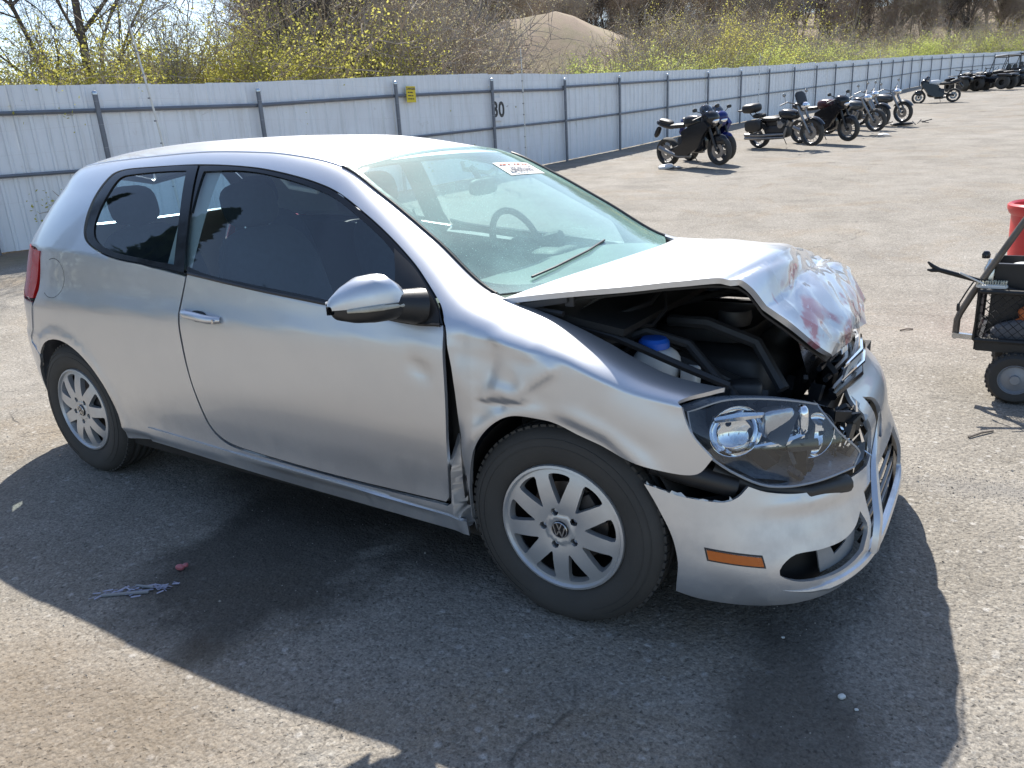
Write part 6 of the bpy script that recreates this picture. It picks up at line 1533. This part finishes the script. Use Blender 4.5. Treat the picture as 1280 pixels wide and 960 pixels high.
# crow bar with a claw
m = MB(); m.smooth = True; a = Vector((-.428, -.01, .672)); b = Vector((-.06, .06, .565)); d = (b-a).normalized()
m.tube([a+d*.03, b, b+d*.25], .012, 10)
for q in (-1, 1): m.tube([a+d*.035, a+d*.0+Vector((0, 0, .012*q)), a-d*.028+Vector((.006, 0, .020*q+.004))], [.012, .010, .005], 8)
cobj(m, 'claw_bar', vary(mat('black_iron', (.014, .014, .014), .4, .3), 30, .3), 'long black claw bar poking out of the cart over the ground', 'tool')
# bottle-like fitting and a hanging cord on the corner
m = MB(); m.smooth = True; m.lathe([(.0, 0), (.026, .004), (.028, .08), (.018, .10), (.012, .125), (0, .128)], 18, (-.175, .10, .585), 'Z'); b_ = cobj(m, 'steel_flask', MT['steel'], 'small steel flask behind the handle on the cart corner', 'bottle')
m = MB(); m.smooth = True; m.lathe([(0, .128), (.018, .13), (.020, .15), (.012, .165), (0, .168)], 14, (-.20, .10, .585), 'Z'); m.build('cap', MT['gloss_black'], b_)
m = MB(); m.smooth = True; m.tube([(-.235, -.01, .61), (-.26, -.02, .56), (-.285, -.02, .50)], .004, 5); m.rbox((-.288, -.02, .478), (.016, .012, .045), None, 3, 6); cobj(m, 'hanging_cord', MT['black_plastic'], 'short cord with a plug hanging off the front of the cart', 'cord')
m = MB(); m.smooth = True; m.tube([(-.30, -.02, .655), (-.19, .0, .60)], .005, 6); cobj(m, 'zip_tie', MT['white_plastic'], 'thin white cable tie on the cart corner', 'cable tie')
# red barrel-shaped bin behind the cart
x, y = 1.34, 3.25; m = MB(); m.smooth = True
rb = [(.225, .0), (.245, .02), (.262, .30), (.275, .62), (.278, .70), (.292, .715), (.300, .735), (.300, .755), (.288, .765), (.275, .755), (.268, .70), (.235, .04), (.0, .03)]
m.lathe(rb, 48, (0, 0, 0), 'Z'); bn = m.build('red_bin', vary(mat('red_bin_plastic', (.58, .022, .025), .38), 5, .15)); bn.location = (x, y, tz(x, y)); bn.scale = (1.14, 1.14, 1.15); tag(bn, 'large round red plastic bin standing behind the cart', 'bin')
m = MB(); m.smooth = True; a0 = math.atan2(-FH[1], -FH[0])
for s in (-.15,): m.tube([(.285*math.cos(a0+s-.16), .285*math.sin(a0+s-.16), .64), (.325*math.cos(a0+s), .325*math.sin(a0+s), .56), (.285*math.cos(a0+s+.16), .285*math.sin(a0+s+.16), .64)], .014, 8)
m.build('handle', vary(mat('red_bin_handle', (.55, .03, .03), .38), 5, .15), bn)

# ================================================================ LITTER ON THE ASPHALT
rr = random.Random(33)
m = MB(); m.smooth = False
for k in range(46):
    t = rr.random(); c = Vector((-1.49+.20*t+rr.gauss(0, .012), -1.48+.16*t+rr.gauss(0, .016), .006)); a = rr.gauss(.7, .5); l = rr.uniform(.012, .05)
    d = Vector((math.cos(a), math.sin(a), rr.uniform(-.05, .10)))*l; e = Vector((-math.sin(a), math.cos(a), rr.uniform(-.3, .3)))*rr.uniform(.002, .006); m.add([c-d*.5-e, c+d*.5-e*.4, c+d*.5+e, c-d*.5+e*.5], [(0, 1, 2, 3)])
m.mi = 1; m.box((-1.40, -1.43, .006), (.16, .010, .006), RZ(.62)); m.box((-1.38, -1.37, .006), (.07, .008, .005), RZ(.3))
o = m.build('torn_plastic', [vary(mat('clear_plastic_scrap', (.26, .28, .38), .3), 40, .5), MT['grey_plastic']]); tag(o, 'torn clear plastic scrap lying in the shadow of the car', 'litter')
m = MB(); m.smooth = True; m.rbox((-1.37, -1.235, .012), (.034, .022, .022), RZ(.4), 2.4, 8); m.rbox((-1.355, -1.222, .018), (.02, .02, .014), RZ(1), 2.4, 6); o = m.build('red_scrap', vary(mat('faded_red_plastic', (.40, .12, .14), .4), 90, .4)); tag(o, 'small pinkish red plastic scrap by the torn clear plastic', 'litter')
m = MB(); m.smooth = False
for c, s in (((.79, -.82, .006), .020), ((.83, -.85, .004), .010), ((.60, -.64, .004), .010)): m.rbox(c, (s, s*.8, s*.5), RZ(s*50), 3, 5)
o = m.build('glass_crumbs', vary(mat('pale_crumb', (.62, .63, .60), .4), 90, .2)); tag(o, 'pale crumbs of broken plastic on the asphalt in front of the bumper shadow', 'litter', kind='stuff')
for (x, y, a, l, lb) in ((.50, 3.26, .75, .10, 'thin dark stick lying on the sunny asphalt left of the cart'), (1.02, 1.30, .95, .16, 'dark bent stick on the asphalt below the cart')):
    m = MB(); m.smooth = True; m.tube([(x-l*.5*math.cos(a), y-l*.5*math.sin(a), .006), (x, y+.006, .010), (x+l*.5*math.cos(a), y+l*.5*math.sin(a), .006)], .005, 5); tag(m.build('stick', BKD), lb, 'stick')
